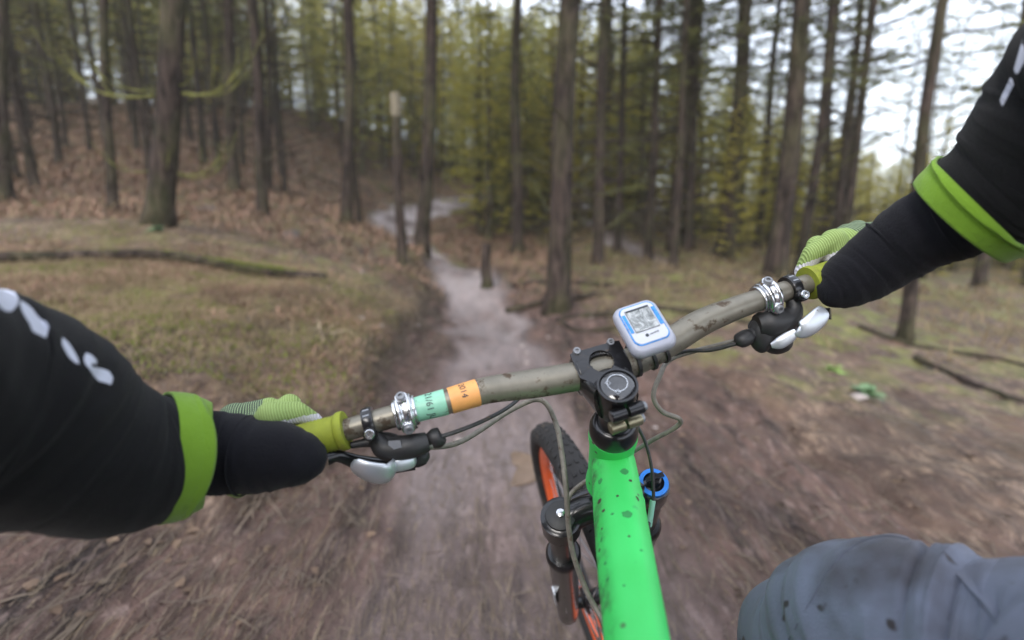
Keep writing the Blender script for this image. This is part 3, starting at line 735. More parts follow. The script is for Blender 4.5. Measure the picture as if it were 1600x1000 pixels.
FGT = [(-400,'beyond the left picture edge'),(60,'left of the stout furrowed pine'),(300,'behind the stout furrowed pine on the slope'),(460,'behind the slender slope pines'),(600,'behind the curved-foot pine'),(735,'behind the pine at the trail bend'),(840,'between the bend pine and the large central pine'),(1000,'right behind the large central pine'),(1090,'over the bike computer'),(1190,'behind the mid-sized pine'),(1290,'behind the broad pine over the right clamp'),(1420,'behind the right glove'),(1560,'by the thin leaning pine against the sky'),(2100,'beyond the right sleeve')]
def where(px):
    for x, t in FGT[1:]:
        if px < x: return t
    return FGT[-1][1]
def row(d): return 'front row' if d < 15 else 'second row' if d < 22 else 'third row' if d < 31 else 'farthest row'
spec = []
def fill(n, pxr, dr, mn, seed, kindf):
    rs = random.Random(seed); c = 0
    for it in range(n*60):
        d = dr[0]+(dr[1]-dr[0])*rs.random(); px = rs.uniform(*pxr); x = (px-800)/800*d*CT; y = d
        if tmask(np.array([x]), np.array([y]))[0] > .1: continue
        if not ok(x, y, mn+d*.012): continue
        if float(seg_field(np.array([x]), np.array([y]), TRAIL)[0][0]) < (3.2 if d > 11 else 1.8): continue
        if kindf and not kindf(px, d): continue
        placed.append((x, y)); spec.append((x, y, px, d, rs.random(), rs.random(), rs.random())); c += 1
        if c >= n: break
fill(122, (-250,640), (24,40), .8, 1, None)
fill(76, (560,1000), (14,36), .9, 2, lambda px, d: d > 17 or px > 690)
fill(85, (980,1750), (11.5,30), 1.0, 3, None)
fill(22, (1700,2100), (8,24), 1.6, 4, None)
fill(8, (-700,-200), (14,30), 1.6, 5, None)
for x, y, px, d, r1, r2, r3 in spec:
    z = float(gsurf(x, y)[0]); yt = ytop(px)-25+60*r1; a, b = ray(px, yt); h = min(18, max(2.8, H_CAM+b*y-z)); w = where(px); rw = row(d)
    v = 'tall' if h > 9 else 'low'
    copy_tree(SPR[int(r2*4.999)], x, y, h/9, min(1.3, .6+h/14), 'spruce_tree', '%s olive spruce in the %s %s' % (v, rw, w), 'tree', '%s spruces in the %s %s' % (v, rw, w), r3*6.28)
print('spruces', len(spec)); spec = []
fill(12, (1100,1850), (9,15), .8, 21, None)
for x, y, px, d, r1, r2, r3 in spec:
    h = 1.5+1.9*r1; w = where(px); rw = row(d)
    copy_tree(SPR[int(r2*2.999)], x, y, h/9, .28+.22*r1, 'young_spruce', 'young spruce in the %s %s' % (rw, w), 'young tree', 'young spruces in the %s %s' % (rw, w), r3*6.28)
spec = []
fill(54, (-250,1850), (15,32), .9, 11, lambda px, d: px < 1180 or d > 27)
fill(15, (-200,640), (9,20), 1.2, 12, lambda px, d: not (150 < px < 350 and d < 11))
fill(20, (930,1900), (8.5,17), .9, 13, lambda px, d: px < 1330)
for x, y, px, d, r1, r2, r3 in spec:
    h = 10+5*r1; w = where(px); rw = row(d)
    copy_tree(PROT[int(r2*3.999)], x, y, h/12, .65+.4*r1, 'pine_tree', 'thin bare pine in the %s %s' % (rw, w), 'tree', 'thin pines in the %s %s' % (rw, w), r3*6.28)

# ------------------------------------------------------------------ the misty forest air
hz = NT('haze_air'); hz.t.nodes.remove(hz.b); pv = hz.n('ShaderNodeVolumePrincipled'); pv.inputs['Color'].default_value = (.95,.97,.88,1); pv.inputs['Density'].default_value = .0018; hz.l(pv.outputs[0], hz.o.inputs['Volume']); M['haze_air'] = hz.m
zmin = float(GZ.min())-1.5; zmax = max(28.0, float(GZ.max())+1.5)
hb_ = MB().box(Vector(((GX[0]+GX[-1])/2, (GY[0]+GY[-1])/2, (zmin+zmax)/2)), Vector((1,0,0)), Vector((0,1,0)), Vector((0,0,1)), (GX[-1]-GX[0])/2+3, (GY[-1]-GY[0])/2+3, (zmax-zmin)/2)
hzo = hb_.build('haze', 'haze_air'); tag(hzo, 'pale damp air fading the far trees', None, None, 'stuff')

# ------------------------------------------------------------------ the bicycle
RB = Vector((.95,.29,-.136)).normalized(); Rw = cdir(*RB)                  # bar direction, world
DS = cdir(.12,-.66,-.74).normalized(); DS = (DS-Rw*DS.dot(Rw)).normalized()  # steerer, pointing down
FW = (-DS).cross(Rw).normalized()                                          # forward, square to both
if FW.y < 0: FW = -FW
C0 = cw(.103,-.065,-.50)                                                   # top cap
bike = empty('mountain_bike', P(958,700,.57), 'muddy green mountain bike with bronze handlebar ridden down the trail', 'bicycle')
BP = [(350,722,.505),(440,699,.51),(540,672,.515),(640,643,.525),(700,627,.53),(760,610,.54),(830,600,.55),(900,588,.555),(945,577,.56),(1000,560,.565),(1050,532,.57),(1100,502,.575),(1170,474,.58),(1262,443,.59),(1340,416,.60),(1400,396,.605)]
BR_ = [.0111,.0111,.0111,.0122,.0132,.0142,.0156,.0159,.0159,.0159,.0157,.0150,.0128,.0111,.0111,.0111]
bpts = crom([tuple(P(*p))+(r,) for p, r in zip(BP, BR_)], 8)
BV = [Vector(p[:3]) for p in bpts]; BRr = [p[3] for p in bpts]
MB().tube(BV, BRr, 28).build('handlebar', 'bar_metal', bike)
def bar_at(px):                        # point, direction, radius on the bar at a photo column
    best = None
    for i in range(len(BV)-1):
        a = proj(BV[i])[0]; b = proj(BV[i+1])[0]
        if a <= px <= b:
            t = (px-a)/(b-a); return BV[i].lerp(BV[i+1], t), (BV[i+1]-BV[i]).normalized(), BRr[i]+(BRr[i+1]-BRr[i])*t
def proj(p):
    v = p-Vector((0,0,H_CAM)); dep = v.y*CT-v.z*ST; up = v.y*ST+v.z*CT; return 800+v.x/dep*800, 500-up/dep*800, dep
BACK = cdir(0,0,1); UPV = cdir(0,1,0); RIGHT = cdir(1,0,0)
# grips
def grip(px0, px1, sgn):
    a, _, _ = bar_at(px0); b, _, _ = bar_at(px1); d = (b-a).normalized(); L = (b-a).length
    prof = [(0,.0192),(.0025,.0198),(.006,.0197),(.0085,.0180)]
    n = 60
    for i in range(n+1):
        t = .009+(L-.014)*i/n; prof.append((t, .0172+.0006*math.sin(i*math.pi)+(.00055 if i%2 else -.0004)))
    prof += [(L-.003,.019),(L,.017)]
    o = MB().lathe(a, d, prof, 32).build('grip', 'grip_lime', bike, ang=60)
    MB().lathe(b, d, [(0,.015),(.004,.0145),(.006,.010)], 24).build('end_plug', 'grip_end', o)
    return o
grip(541,353,-1); grip(1262,1398,1)
# stickers
def sticker(px0, px1, mat, text, th0, lab, tw):
    seg = [bar_at(px0+(px1-px0)*i/10) for i in range(11)]
    MB().tube([s[0] for s in seg], [s[2]+.0005 for s in seg], 36).build('sticker', mat, bike)['label'] = lab
    st = [o for o in bike.children if o.name.startswith('sticker')][-1]
    cu = bpy.data.curves.new('t', 'FONT'); cu.body = text; cu.size = 1; cu.extrude = 0; cu.resolution_u = 3; to = bpy.data.objects.new('t', cu); COL.objects.link(to)
    bpy.context.view_layer.update(); dg = bpy.context.evaluated_depsgraph_get(); me = bpy.data.meshes.new_from_object(to.evaluated_get(dg)); bpy.data.objects.remove(to)
    bm = bmesh.new(); bm.from_mesh(me); bmesh.ops.triangulate(bm, faces=bm.faces); bmesh.ops.subdivide_edges(bm, edges=bm.edges, cuts=2, use_grid_fill=False)
    c, d, r = bar_at((px0+px1)/2); near = (-(c-cam.location)).normalized(); near = (near-d*near.dot(d)).normalized(); upb = near.cross(d); 
    if upb.z < 0: upb = -upb
    hgt = tw
    for v in bm.verts:                                     # text runs down round the bar, letter tops to the right
        s = v.co.x*hgt; w = (v.co.y-.35)*hgt; ang = th0 - s/(r+.001); rr = r+.0009
        v.co = c+d*w+near*math.sin(0)+ (near*math.cos(ang)+upb*math.sin(ang))*rr
    bm.to_mesh(me); bm.free(); org = parent_org(st)
    for v in me.vertices: v.co = v.co-org
    me.materials.clear(); me.materials.append(M['ink']); link('lettering', me, st)
sticker(651,697,'tape_green','21/61 JU',1.25,'pale green race tape printed 1/61','.013' and .0098)
sticker(703,746,'tape_orange','2014',1.15,'orange race tape printed 2014',.0092)

# stem
stem = empty('stem', Vector((0,0,0))); stem.parent = bike; stem.location = C0-parent_org(bike)
bc, bd, br = bar_at(937)
def clamp_shell(c, d, r, half, hole_ang, hole_r, th=.0045):
    mb = MB(); nu, nt = 36, 96; a, b = frame_of(d); ref = hole_ang-d*hole_ang.dot(d); ref.normalize(); r2 = d.cross(ref)
    for j in range(nu+1):
        for k in range(nt):
            u = -half+2*half*j/nu; t = 2*math.pi*k/nt; mb.v.append(c+d*u+(ref*math.cos(t)+r2*math.sin(t))*(r+th))
    for j in range(nu):
        for k in range(nt):
            u = -half+2*half*(j+.5)/nu; t = 2*math.pi*(k+.5)/nt; t = (t+math.pi)%(2*math.pi)-math.pi
            if math.hypot(u, t*(r+th)) < hole_r: continue
            k2 = (k+1)%nt; mb.f.append((j*nt+k, j*nt+k2, (j+1)*nt+k2, (j+1)*nt+k)); mb.mi.append(0)
    return mb
look = (cam.location-bc).normalized(); look = (look-bd*look.dot(bd)).normalized()
hole_dir = (look*1.0 + (-DS)*.35 + FW*.42).normalized()
sh = clamp_shell(bc, bd, .0162, .0275, hole_dir, .0132).build('face_plate', 'black_metal', stem, ang=30)
so = sh.modifiers.new('s', 'SOLIDIFY'); so.thickness = .0045; so.offset = -1
mb = MB()   # arm from the bar clamp back to the steerer clamp, two cheeks and a deck
sc_ = C0+DS*.021
for sg in (-1,1):
    q = [bc+bd*sg*.0245+DS*.004, (bc+sc_)/2+Rw*sg*.0205+DS*.004, sc_+Rw*sg*.017]
    mb.tube([q[0], q[1], q[2]], [.0165,.0155,.018], 14, squash=(DS, .38))
mb.tube([bc+DS*.006, (bc+sc_)/2+DS*.008, sc_+DS*.006], [.0205,.018,.02], 20, squash=(Rw, .62))
mb.build('stem_arm', 'black_metal', stem, ang=50)
MB().lathe(C0-DS*.0015, DS, [(0,.0165),(.002,.0192),(.038,.0192),(.042,.018)], 36).build('steerer_clamp', 'black_metal', stem)
# flat deck of the stem with the round window over the bar
dn = hole_dir.normalized(); dx = (bd-dn*bd.dot(dn)).normalized(); dy = dn.cross(dx)
if dy.dot(FW) < 0: dy = -dy
dc = bc+dn*.0207; mb = MB(); nn = 64
def deck_out(t):
    c_, s_ = math.cos(t), math.sin(t); k_ = 1/max(abs(c_)/.0285, abs(s_)/(.0190 if s_ > 0 else .030)); x_, y_ = c_*k_, s_*k_
    if y_ < -.012: x_ *= 1-.30*(-y_-.012)/.0145; x_ += .0045*(-y_-.012)/.0145
    return x_, y_
for z_, rin in ((-.0042,.0133),(0,.0133)):
    for k_ in range(nn):
        t = 2*math.pi*k_/nn; mb.v.append(dc+(dx*math.cos(t)+dy*math.sin(t))*rin+dn*z_)
    for k_ in range(nn):
        x_, y_ = deck_out(2*math.pi*k_/nn); mb.v.append(dc+dx*x_+dy*y_+dn*(z_-(.0016 if z_ == 0 and abs(x_) > .0262 else 0)))
for k_ in range(nn):
    j_ = (k_+1)%nn; mb.f += [(2*nn+k_, 3*nn+k_, 3*nn+j_, 2*nn+j_), (k_, j_, nn+j_, nn+k_), (k_, 2*nn+k_, 2*nn+j_, j_), (nn+k_, nn+j_, 3*nn+j_, 3*nn+k_)]; mb.mi += [0]*4
mb.build('deck', 'black_metal', stem, ang=40)
MB().tube([bc+DS*.002, (bc+sc_)/2+DS*.0005, sc_-DS*.016], [.0235,.0225,.0185], 24, squash=(Rw,.5)).build('neck', 'black_metal', stem, ang=50)
o = MB().lathe(C0-DS*.0045, DS, [(0,.0008),(.0002,.008),(.0008,.0135),(.0022,.0162),(.0045,.0168)], 36).build('top_cap', 'cap_gloss', stem)
mb = MB(); up_ = C0-DS*.0052                                          # silver line marks on the cap
mb.torus(up_+FW*.001, DS, .0095, [(0,0),(.0006,0),(.0006,.0006),(0,.0006)], 40); mb.torus(up_-FW*.0085-Rw*.004, DS, .0024, [(0,0),(.0005,0),(.0005,.0006),(0,.0006)], 4); mb.torus(up_+FW*.004-Rw*.0085, DS, .0024, [(0,0),(.0005,0),(.0005,.0006),(0,.0006)], 4)
mb.build('cap_print', 'silver', o)
MB().torus(C0-DS*.003, DS, .0178, [(0,0),(.0022,0),(.0022,.003),(0,.003)], 48).build('cap_rim', 'black_metal', stem)
for sg, q in ((-1,0),(1,0)):                                            # face plate bolts
    c = bc+bd*sg*.0195+(-DS)*.014+FW*.019
    b1 = MB(); b1.lathe(c-(-DS)*.006, -DS*.9-FW*.35, [(0,.0062),(.014,.0062)], 16); b1.build('bolt_boss', 'black_metal', stem)
    MB().bolt(c+(-DS)*.0072+(-FW)*.0016, -DS*.9-FW*.35, .0042, .004).build('bolt', 'lever_grey', stem)
for k, (t, mat) in enumerate(((.012,'black_metal'),(.034,'brass_grey'))):       # rear pinch bolts
    c = C0+DS*t-FW*.0225
    for sg in (-1,1): MB().lathe(c+Rw*sg*.0015, Rw*sg, [(0,.0065),(.0145,.0065),(.0155,.0055)], 18).build('pinch_ear', mat, stem)
    MB().bolt(c+Rw*.016, Rw, .0046, .004).build('bolt', 'lever_grey', stem)
MB().lathe(C0+DS*.042, DS, [(0,.0172),(.024,.0172)], 32).build('spacer', 'black_metal', stem)
hs = MB().lathe(C0+DS*.064, DS, [(0,.0185),(.001,.0215),(.004,.0235),(.010,.0262),(.020,.0268),(.024,.0262)], 40).build('headset', 'black_metal', bike)

# frame: head tube, top tube, down tube, seat tube
frame = empty('frame', Vector((0,0,0))); frame.parent = bike; frame.location = C0+DS*.12-parent_org(bike)
HT0 = C0+DS*.087; HT1 = C0+DS*.215
MB().lathe(HT0, DS, [(0,.0268),(.010,.0272),(.03,.0255),(.10,.0265),(.122,.029),(.128,.029)], 40).build('head_tube', 'frame_green', frame)
TT = [P(958,722,.585), P(966,790,.54), P(980,900,.455), P(994,1000,.395), cw(.085,-.29,-.30), cw(.065,-.385,-.12), cw(.045,-.47,.06)]
side_v = cdir(.955,.29,-.05)
def sqtube(pts, hw, hh, name, mat, parent, k=6, nseg=32, p=3.2, left_dark=False, fac=0):
    q = crom([tuple(a)+(b,c) for a,b,c in zip(pts, hw, hh)], k); mb = MB(); m = len(q); gr = []
    pf = [(1,-.35),(.98,.35),(.66,1),(-.42,1),(-1.0,.18),(-.92,-.6),(-.45,-1),(.55,-1)]
    for _ in range(2): pf = [p for a_, b_ in zip(pf, pf[1:]+pf[:1]) for p in ((a_[0]*.8+b_[0]*.2, a_[1]*.8+b_[1]*.2), (a_[0]*.2+b_[0]*.8, a_[1]*.2+b_[1]*.8))]
    nseg = len(pf)
    for i in range(m):
        c = Vector(q[i][:3]); d = Vector(q[min(i+1,m-1)][:3])-Vector(q[max(i-1,0)][:3]); d.normalize()
        a = (side_v-d*side_v.dot(d)).normalized(); b = d.cross(a)
        if b.z < 0: b = -b
        for j in range(nseg):
            t = 2*math.pi*j/nseg; cs, sn = math.cos(t), math.sin(t)
            x, y = pf[j]
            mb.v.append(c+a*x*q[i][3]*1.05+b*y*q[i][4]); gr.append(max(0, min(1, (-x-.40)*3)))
    for i in range(m-1):
        for j in range(nseg):
            j2 = (j+1)%nseg; mb.f.append((i*nseg+j, i*nseg+j2, (i+1)*nseg+j2, (i+1)*nseg+j)); mb.mi.append(0)
    mb.f.append(tuple(range(nseg))); mb.f.append(tuple((m-1)*nseg+j for j in range(nseg))); mb.mi += [0,0]
    o = mb.build(name, mat, parent, ang=50)
    a = o.data.attributes.new('left_dark', 'FLOAT', 'POINT'); a.data.foreach_set('value', np.array(gr, np.float32)); return o
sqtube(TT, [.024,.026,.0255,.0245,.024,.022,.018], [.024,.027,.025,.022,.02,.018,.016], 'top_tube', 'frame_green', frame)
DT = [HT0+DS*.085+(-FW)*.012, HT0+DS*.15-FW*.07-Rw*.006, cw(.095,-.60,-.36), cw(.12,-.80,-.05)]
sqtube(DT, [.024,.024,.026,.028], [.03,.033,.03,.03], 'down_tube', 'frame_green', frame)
BBp = cw(.14,-.82,-.02)
MB().tube([BBp, cw(.06,-.48,.06), cw(.045,-.40,.085)], [.02,.018,.016], 20).build('seat_tube', 'frame_green', frame)
MB().tube([cw(.05,-.42,.075), cw(.01,-.24,.13)], [.0155,.0155], 20).build('seat_post', 'black_metal', bike)
mb = MB(); sq = [Vector(cw(.03,-.235,-.03)), Vector(cw(.02,-.225,.06)), Vector(cw(.01,-.22,.16)), Vector(cw(.0,-.215,.22))]
mb.tube([Vector(p[:3]) for p in crom([tuple(p) for p in sq], 6)], [.018+.045*(i/18)**1.5 for i in range(19)], 20, squash=(side_v,.35)); mb.build('saddle', 'saddle', bike)

# wheels
def wheel(c, nrm, name, fwd):
    w = empty(name, Vector((0,0,0))); w.parent = bike; w.location = c-parent_org(bike); Rr = .345
    ty = MB(); prof = [(.026*math.cos(t)*(1 if math.cos(t) > 0 else .9), .029*math.sin(t)) for t in [2*math.pi*k/18 for k in range(18)]]
    ty.torus(c, nrm, Rr-.012, prof, 120); ty.build('tyre', 'rubber', w)
    kn = MB(); a, b = frame_of(nrm)
    for k in range(84):
        for (off, s, tl) in ((-.020,.0045,.5),(-.007,.004,.15),(.007,.004,-.15),(.020,.0045,-.5)):
            t = 2*math.pi*(k+(.5 if abs(off) > .01 else 0))/84; e = a*math.cos(t)+b*math.sin(t); tg = nrm.cross(e); out = (e-nrm*tl*1.0*(-1)*(1 if off<0 else 1)*0+nrm*(off*26)).normalized()
            rr = Rr-.012+.0255*math.cos(math.asin(min(.95,abs(off)/.029))); kn.box(c+e*rr+nrm*off, nrm.cross(tg).normalized() if 0 else (nrm-out*nrm.dot(out)).normalized(), tg, out, s, .0055, .0022, taper=.75)
    k_ = kn.build('tread', 'rubber', w); k_['kind'] = 'stuff'
    MB().torus(c, nrm, Rr-.040, [(.009,-.0145),(.009,.0145),(-.004,.0125),(-.015,.006),(-.016,-.006),(-.004,-.0125)], 120).build('rim', 'rim_orange', w)
    MB().lathe(c-nrm*.05, nrm, [(0,.010),(.012,.012),(.016,.026),(.022,.026),(.026,.016),(.074,.016),(.078,.028),(.084,.028),(.088,.012),(.10,.010)], 24).build('hub', 'black_metal', w)
    for k in range(28):
        t = 2*math.pi*k/28; e = a*math.cos(t)+b*math.sin(t); sg = 1 if k%2 else -1; t2 = t+.55*(1 if (k//2)%2 else -1); e2 = a*math.cos(t2)+b*math.sin(t2)
        s = MB(); s.tube([c+e*(Rr-.052), c+nrm*sg*.03+e2*.027], [.0011,.0011], 5); s.build('spoke', 'lever_grey', w)
    MB().torus(c-nrm*.031, nrm, .075, [(.012,-.001),(.012,.001),(-.008,.001),(-.008,-.001)], 60).build('brake_disc', 'silver', w)
    return w
CR = P(948,785,.665)
LP_, RP_ = P(876,806,.655), P(1021,755,.672)
AX = CR+DS*.475+FW*.035+cdir(.018,-.028,0)
wheel(AX, Rw, 'front_wheel', FW)
RN = side_v.normalized(); back = cdir(.03,-.06,1).normalized()
RAX = BBp+cdir(-.04,.0,.43)
wheel(RAX, (RN-cdir(0,0,1)*RN.dot(cdir(0,0,1))).normalized(), 'rear_wheel', FW)
for sg in (-1,1):
    MB().tube([BBp+RN*sg*.03, RAX+RN*sg*.07], [.012,.009], 12).build('chain_stay', 'frame_green', frame)
    MB().tube([cw(.05,-.50,.06)+RN*sg*.03, RAX+RN*sg*.07], [.009,.008], 12).build('seat_stay', 'frame_green', frame)
# cranks
for sg in (-1,1):
    e = BBp+RN*sg*.075; arm = cdir(0,.1,-1).normalized()*sg*-1; tip = e+arm*.165
    MB().tube([e, tip], [.014,.011], 12).build('crank', 'black_metal', bike)
    MB().box(tip+RN*sg*.05, RN, arm, RN.cross(arm), .045,.045,.008).build('pedal', 'black_plastic', bike, bevel=.003)
# fork
fork = empty('fork', Vector((0,0,0))); fork.parent = bike; fork.location = CR-parent_org(bike)
mb = MB(); mid = CR+DS*.02
mb.tube([LP_+DS*.02, LP_.lerp(RP_,.25)+DS*.012+(-DS)*.004, mid-DS*.006+(-FW)*.0, LP_.lerp(RP_,.75)+DS*.012, RP_+DS*.02], [.023,.02,.026,.02,.021], 18, squash=(DS,.9)); mb.build('crown', 'black_metal', fork, ang=60)
def leg(c, r, name_cap, capmat, ring):
    lo = AX + (c-CR) - DS*((c-CR).dot(DS)) - FW*.03; lo = c+DS*((AX-c).dot(DS))
    l = MB().lathe(c, DS, [(0,r*.8),(.003,r),(.036,r),(.042,.0185)], 28).build('leg_top', 'black_metal', fork)
    L = (lo-c).length
    MB().lathe(c+DS*.04, DS, [(0,.0178),(.16,.0178)], 28).build('stanchion', 'black_metal', fork)
    mb = MB().lathe(c+DS*.135, DS, [(0,.023),(.004,.026),(.02,.0265),(.03,.0242),(L-.16,.021),(L-.12,.020),(L-.105,.014)], 28); mb.build('lower_leg', 'black_metal', fork)
    return l
l1 = leg(LP_, .0262, 'cap', 'black_plastic', False); l2 = leg(RP_, .0215, 'cap', 'blue_anodised', True)
MB().lathe(LP_-DS*.006, DS, [(0,.004),(.0005,.014),(.003,.019),(.007,.020)], 28).build('air_cap', 'black_plastic', fork)
MB().lathe(LP_-DS*.012, DS, [(0,.0035),(.001,.0055),(.008,.0055)], 8).build('valve_nut', 'silver', fork)
kb = MB().lathe(RP_-DS*.004, DS, [(0,.0135),(.0005,.019),(.004,.0195),(.006,.0195)], 32, caps=False); kb.build('blue_ring', 'blue_anodised', fork)['label'] = 'blue damper dial ring'
mb = MB().lathe(RP_-DS*.015, DS, [(0,.0065),(.002,.0085),(.012,.009),(.016,.0135)], 20); mb.box(RP_-DS*.017, Rw, FW, DS, .012,.003,.002); mb.build('dial', 'black_metal', fork)
arch = MB(); a0, a1 = LP_+DS*.16+FW*.018, RP_+DS*.16+FW*.018; q = crom([tuple(a0), tuple(a0.lerp(a1,.2)-DS*.045+FW*.03), tuple(a0.lerp(a1,.5)-DS*.06+FW*.035), tuple(a0.lerp(a1,.8)-DS*.045+FW*.03), tuple(a1)], 5)
arch.tube([Vector(p) for p in q], .012, 14, squash=(FW,.8)); arch.build('fork_arch', 'black_metal', fork)
MB().box(AX-Rw*.075-DS*.12-FW*.01, Rw, DS, FW, .012,.035,.018).build('brake_caliper', 'satin_silver', fork, bevel=.006)
dec = MB(); cc_ = LP_+DS*.30; dec.tube([cc_-Rw*.0235-FW*.004, cc_+DS*.07-Rw*.023-FW*.004], [.008,.008], 10, squash=(FW,.18)); dec.build('leg_decal', 'satin_silver', fork)

# controls
def sgn_dirs(px):
    c, d, r = bar_at(px); v = (cam.location-c).normalized(); v = (v-d*v.dot(d)).normalized(); u = v.cross(d)
    if u.z < 0: u = -u
    return c, d, r, v, u                         # centre, bar direction, radius, towards the viewer, up across the bar
def silver_clamp(px, side):
    c, d, r, v, u = sgn_dirs(px); g = empty('shifter_clamp', Vector((0,0,0))); g.parent = bike; g.location = c-parent_org(bike)
    for off, w, th in ((-.0085,.0018,.0030),(-.0035,.003,.0050),(.0045,.0045,.0062),(.0105,.0018,.0030)):
        MB().torus(c+d*off, d, r+.0002, [(0,-w),(th,-w),(th+.0006,-w*.5),(th+.0006,w*.5),(th,w),(0,w)], 48).build('clamp_ring', 'silver', g, ang=35)
    # slotted bridge plate facing the rider with a bolt eye at each end
    mb = MB(); n = 10; rr = r+.0072
    for sg in (-1,1):
        mb.tube([c+(v*math.cos(t)+u*math.sin(t))*rr+d*(.001+sg*.0055) for t in [-.75+1.5*k/n for k in range(n+1)]], .0022, 8)
    for t in (-.95,.95):
        e = v*math.cos(t)+u*math.sin(t); mb.lathe(c+e*(rr-.004)+d*.001, e*.6+v*.4, [(0,.0068),(.006,.0068),(.0072,.006)], 20)
    mb.build('bridge', 'silver', g, ang=50)
    for t in (-.95,.95):
        e = v*math.cos(t)+u*math.sin(t); ax = (e*.6+v*.4).normalized(); MB().bolt(c+e*(rr-.004)+d*.001+ax*.0068, ax, .0048, .0036).build('bolt', 'lever_grey', g)
    return g
silver_clamp(633,-1); silver_clamp(1195,1)
def black_clamp(px, side):
    c, d, r, v, u = sgn_dirs(px); g = empty('brake_clamp', Vector((0,0,0))); g.parent = bike; g.location = c-parent_org(bike)
    MB().torus(c, d, r+.0002, [(0,-.0052),(.0042,-.0052),(.0050,-.003),(.0050,.003),(.0042,.0052),(0,.0052)], 40).build('clamp_ring', 'black_metal', g, ang=50)
    e = (v*.8-u*.6).normalized(); MB().lathe(c+e*(r+.001)-u*.003, v, [(0,.0068),(.007,.0068),(.008,.006)], 18).build('bolt_boss', 'black_metal', g)
    MB().bolt(c+e*(r+.001)-u*.003+v*.0072, v, .0050, .0042).build('bolt', 'silver', g)
    mb = MB(); mb.quad(*[c+d*x+(v*math.cos(t)+u*math.sin(t))*(r+.0056) for x,t in ((-.0032,.45),(.0032,.45),(.0032,1.0),(-.0032,1.0))]); mb.build('clamp_mark', 'lever_grey', g)
black_clamp(578,-1); black_clamp(1235,1)
def V3(px, py, d): return P(px, py, d)
def blob_tube(name, pts, rad, mat, parent, n=14, squash=None, k=5, ang=60):
    q = crom([tuple(V3(*p))+(r,) for p, r in zip(pts, rad)], k); mb = MB().tube([Vector(p[:3]) for p in q], [max(p[3],.0005) for p in q], n, squash=squash); return mb.build(name, mat, parent, ang=ang)
def controls(pts, side):
    g = empty('brake_lever', Vector((0,0,0))); g.parent = bike; g.location = V3(*pts['loc'])-parent_org(bike)
    blob_tube('lever_body', pts['body'], pts['bodyr'], 'black_plastic', g)
    blob_tube('reservoir', pts['res'], pts['resr'], 'black_plastic', g)
    blob_tube('lever_blade', pts['blade'], pts['blader'], 'black_metal', g, squash=(cdir(0,1,0),.55))
    blob_tube('cable_adjuster', pts['nub'], pts['nubr'], 'black_plastic', g, n=8)
    s = empty('shifter', Vector((0,0,0))); s.parent = bike; s.location = V3(*pts['loc'])-parent_org(bike)
    blob_tube('shifter_body', pts['sh'], pts['shr'], 'black_plastic', s)
    blob_tube('shifter_paddle', pts['pad'], pts['padr'], 'satin_silver', s, n=18, squash=(cdir(0,1,.1),.36))
    blob_tube('release_paddle', pts['pad2'], pts['pad2r'], 'satin_silver', s, n=14, squash=(cdir(0,1,.1),.36))
    if 'win' in pts:
        w = [V3(*p) for p in pts['win']]; MB().plate(w, BACK, .002).build('gear_window', 'lever_grey', s)
controls(dict(loc=(610,690,.52),
  body=[(583,672,.522),(592,690,.52),(606,702,.52),(640,698,.52),(668,690,.525)], bodyr=[.007,.010,.012,.0125,.010],
  res=[(548,696,.515),(575,691,.52),(604,690,.525),(640,712,.535)], resr=[.0035,.005,.010,.013],
  blade=[(648,722,.56),(600,728,.55),(560,722,.53),(530,713,.515),(512,716,.51)], blader=[.009,.009,.0075,.006,.0075],
  nub=[(664,690,.525),(674,686,.526),(676,685,.526),(688,683,.527),(691,681,.527)], nubr=[.006,.006,.0098,.0098,.004],
  sh=[(618,692,.53),(636,705,.535),(655,712,.535),(660,706,.53)], shr=[.010,.014,.012,.006],
  pad=[(551,722,.498),(556,727,.497),(572,735,.497),(592,740,.50),(606,738,.503),(614,728,.508),(616,720,.512)], padr=[.004,.0085,.011,.0125,.0115,.008,.004],
  pad2=[(612,730,.512),(628,726,.515),(644,722,.52),(650,718,.525)], pad2r=[.006,.0068,.0062,.003],
  win=[(607,689,.508),(625,688,.508),(628,699,.508),(616,702,.508),(607,695,.508)]), -1)
controls(dict(loc=(1215,510,.59),
  body=[(1238,468,.585),(1240,485,.585),(1228,500,.585),(1200,505,.585),(1182,508,.585)], bodyr=[.007,.010,.014,.017,.012],
  res=[(1178,505,.59),(1200,520,.595),(1215,530,.60),(1225,520,.60)], resr=[.009,.018,.018,.012],
  blade=[(1205,530,.62),(1250,512,.62),(1285,492,.615),(1298,490,.61)], blader=[.009,.009,.007,.0075],
  nub=[(1185,515,.59),(1172,524,.588),(1168,526,.587),(1156,533,.585),(1150,537,.585)], nubr=[.008,.007,.0095,.009,.004],
  sh=[(1200,500,.59),(1190,515,.59),(1192,535,.592),(1200,540,.592)], shr=[.010,.014,.013,.008],
  pad=[(1246,514,.568),(1252,516,.567),(1266,508,.565),(1280,495,.565),(1287,486,.567),(1288,484,.568)], padr=[.005,.0095,.011,.0105,.008,.004],
  pad2=[(1205,540,.578),(1218,536,.575),(1234,526,.572),(1244,518,.570)], pad2r=[.003,.0068,.0065,.004]), 1)

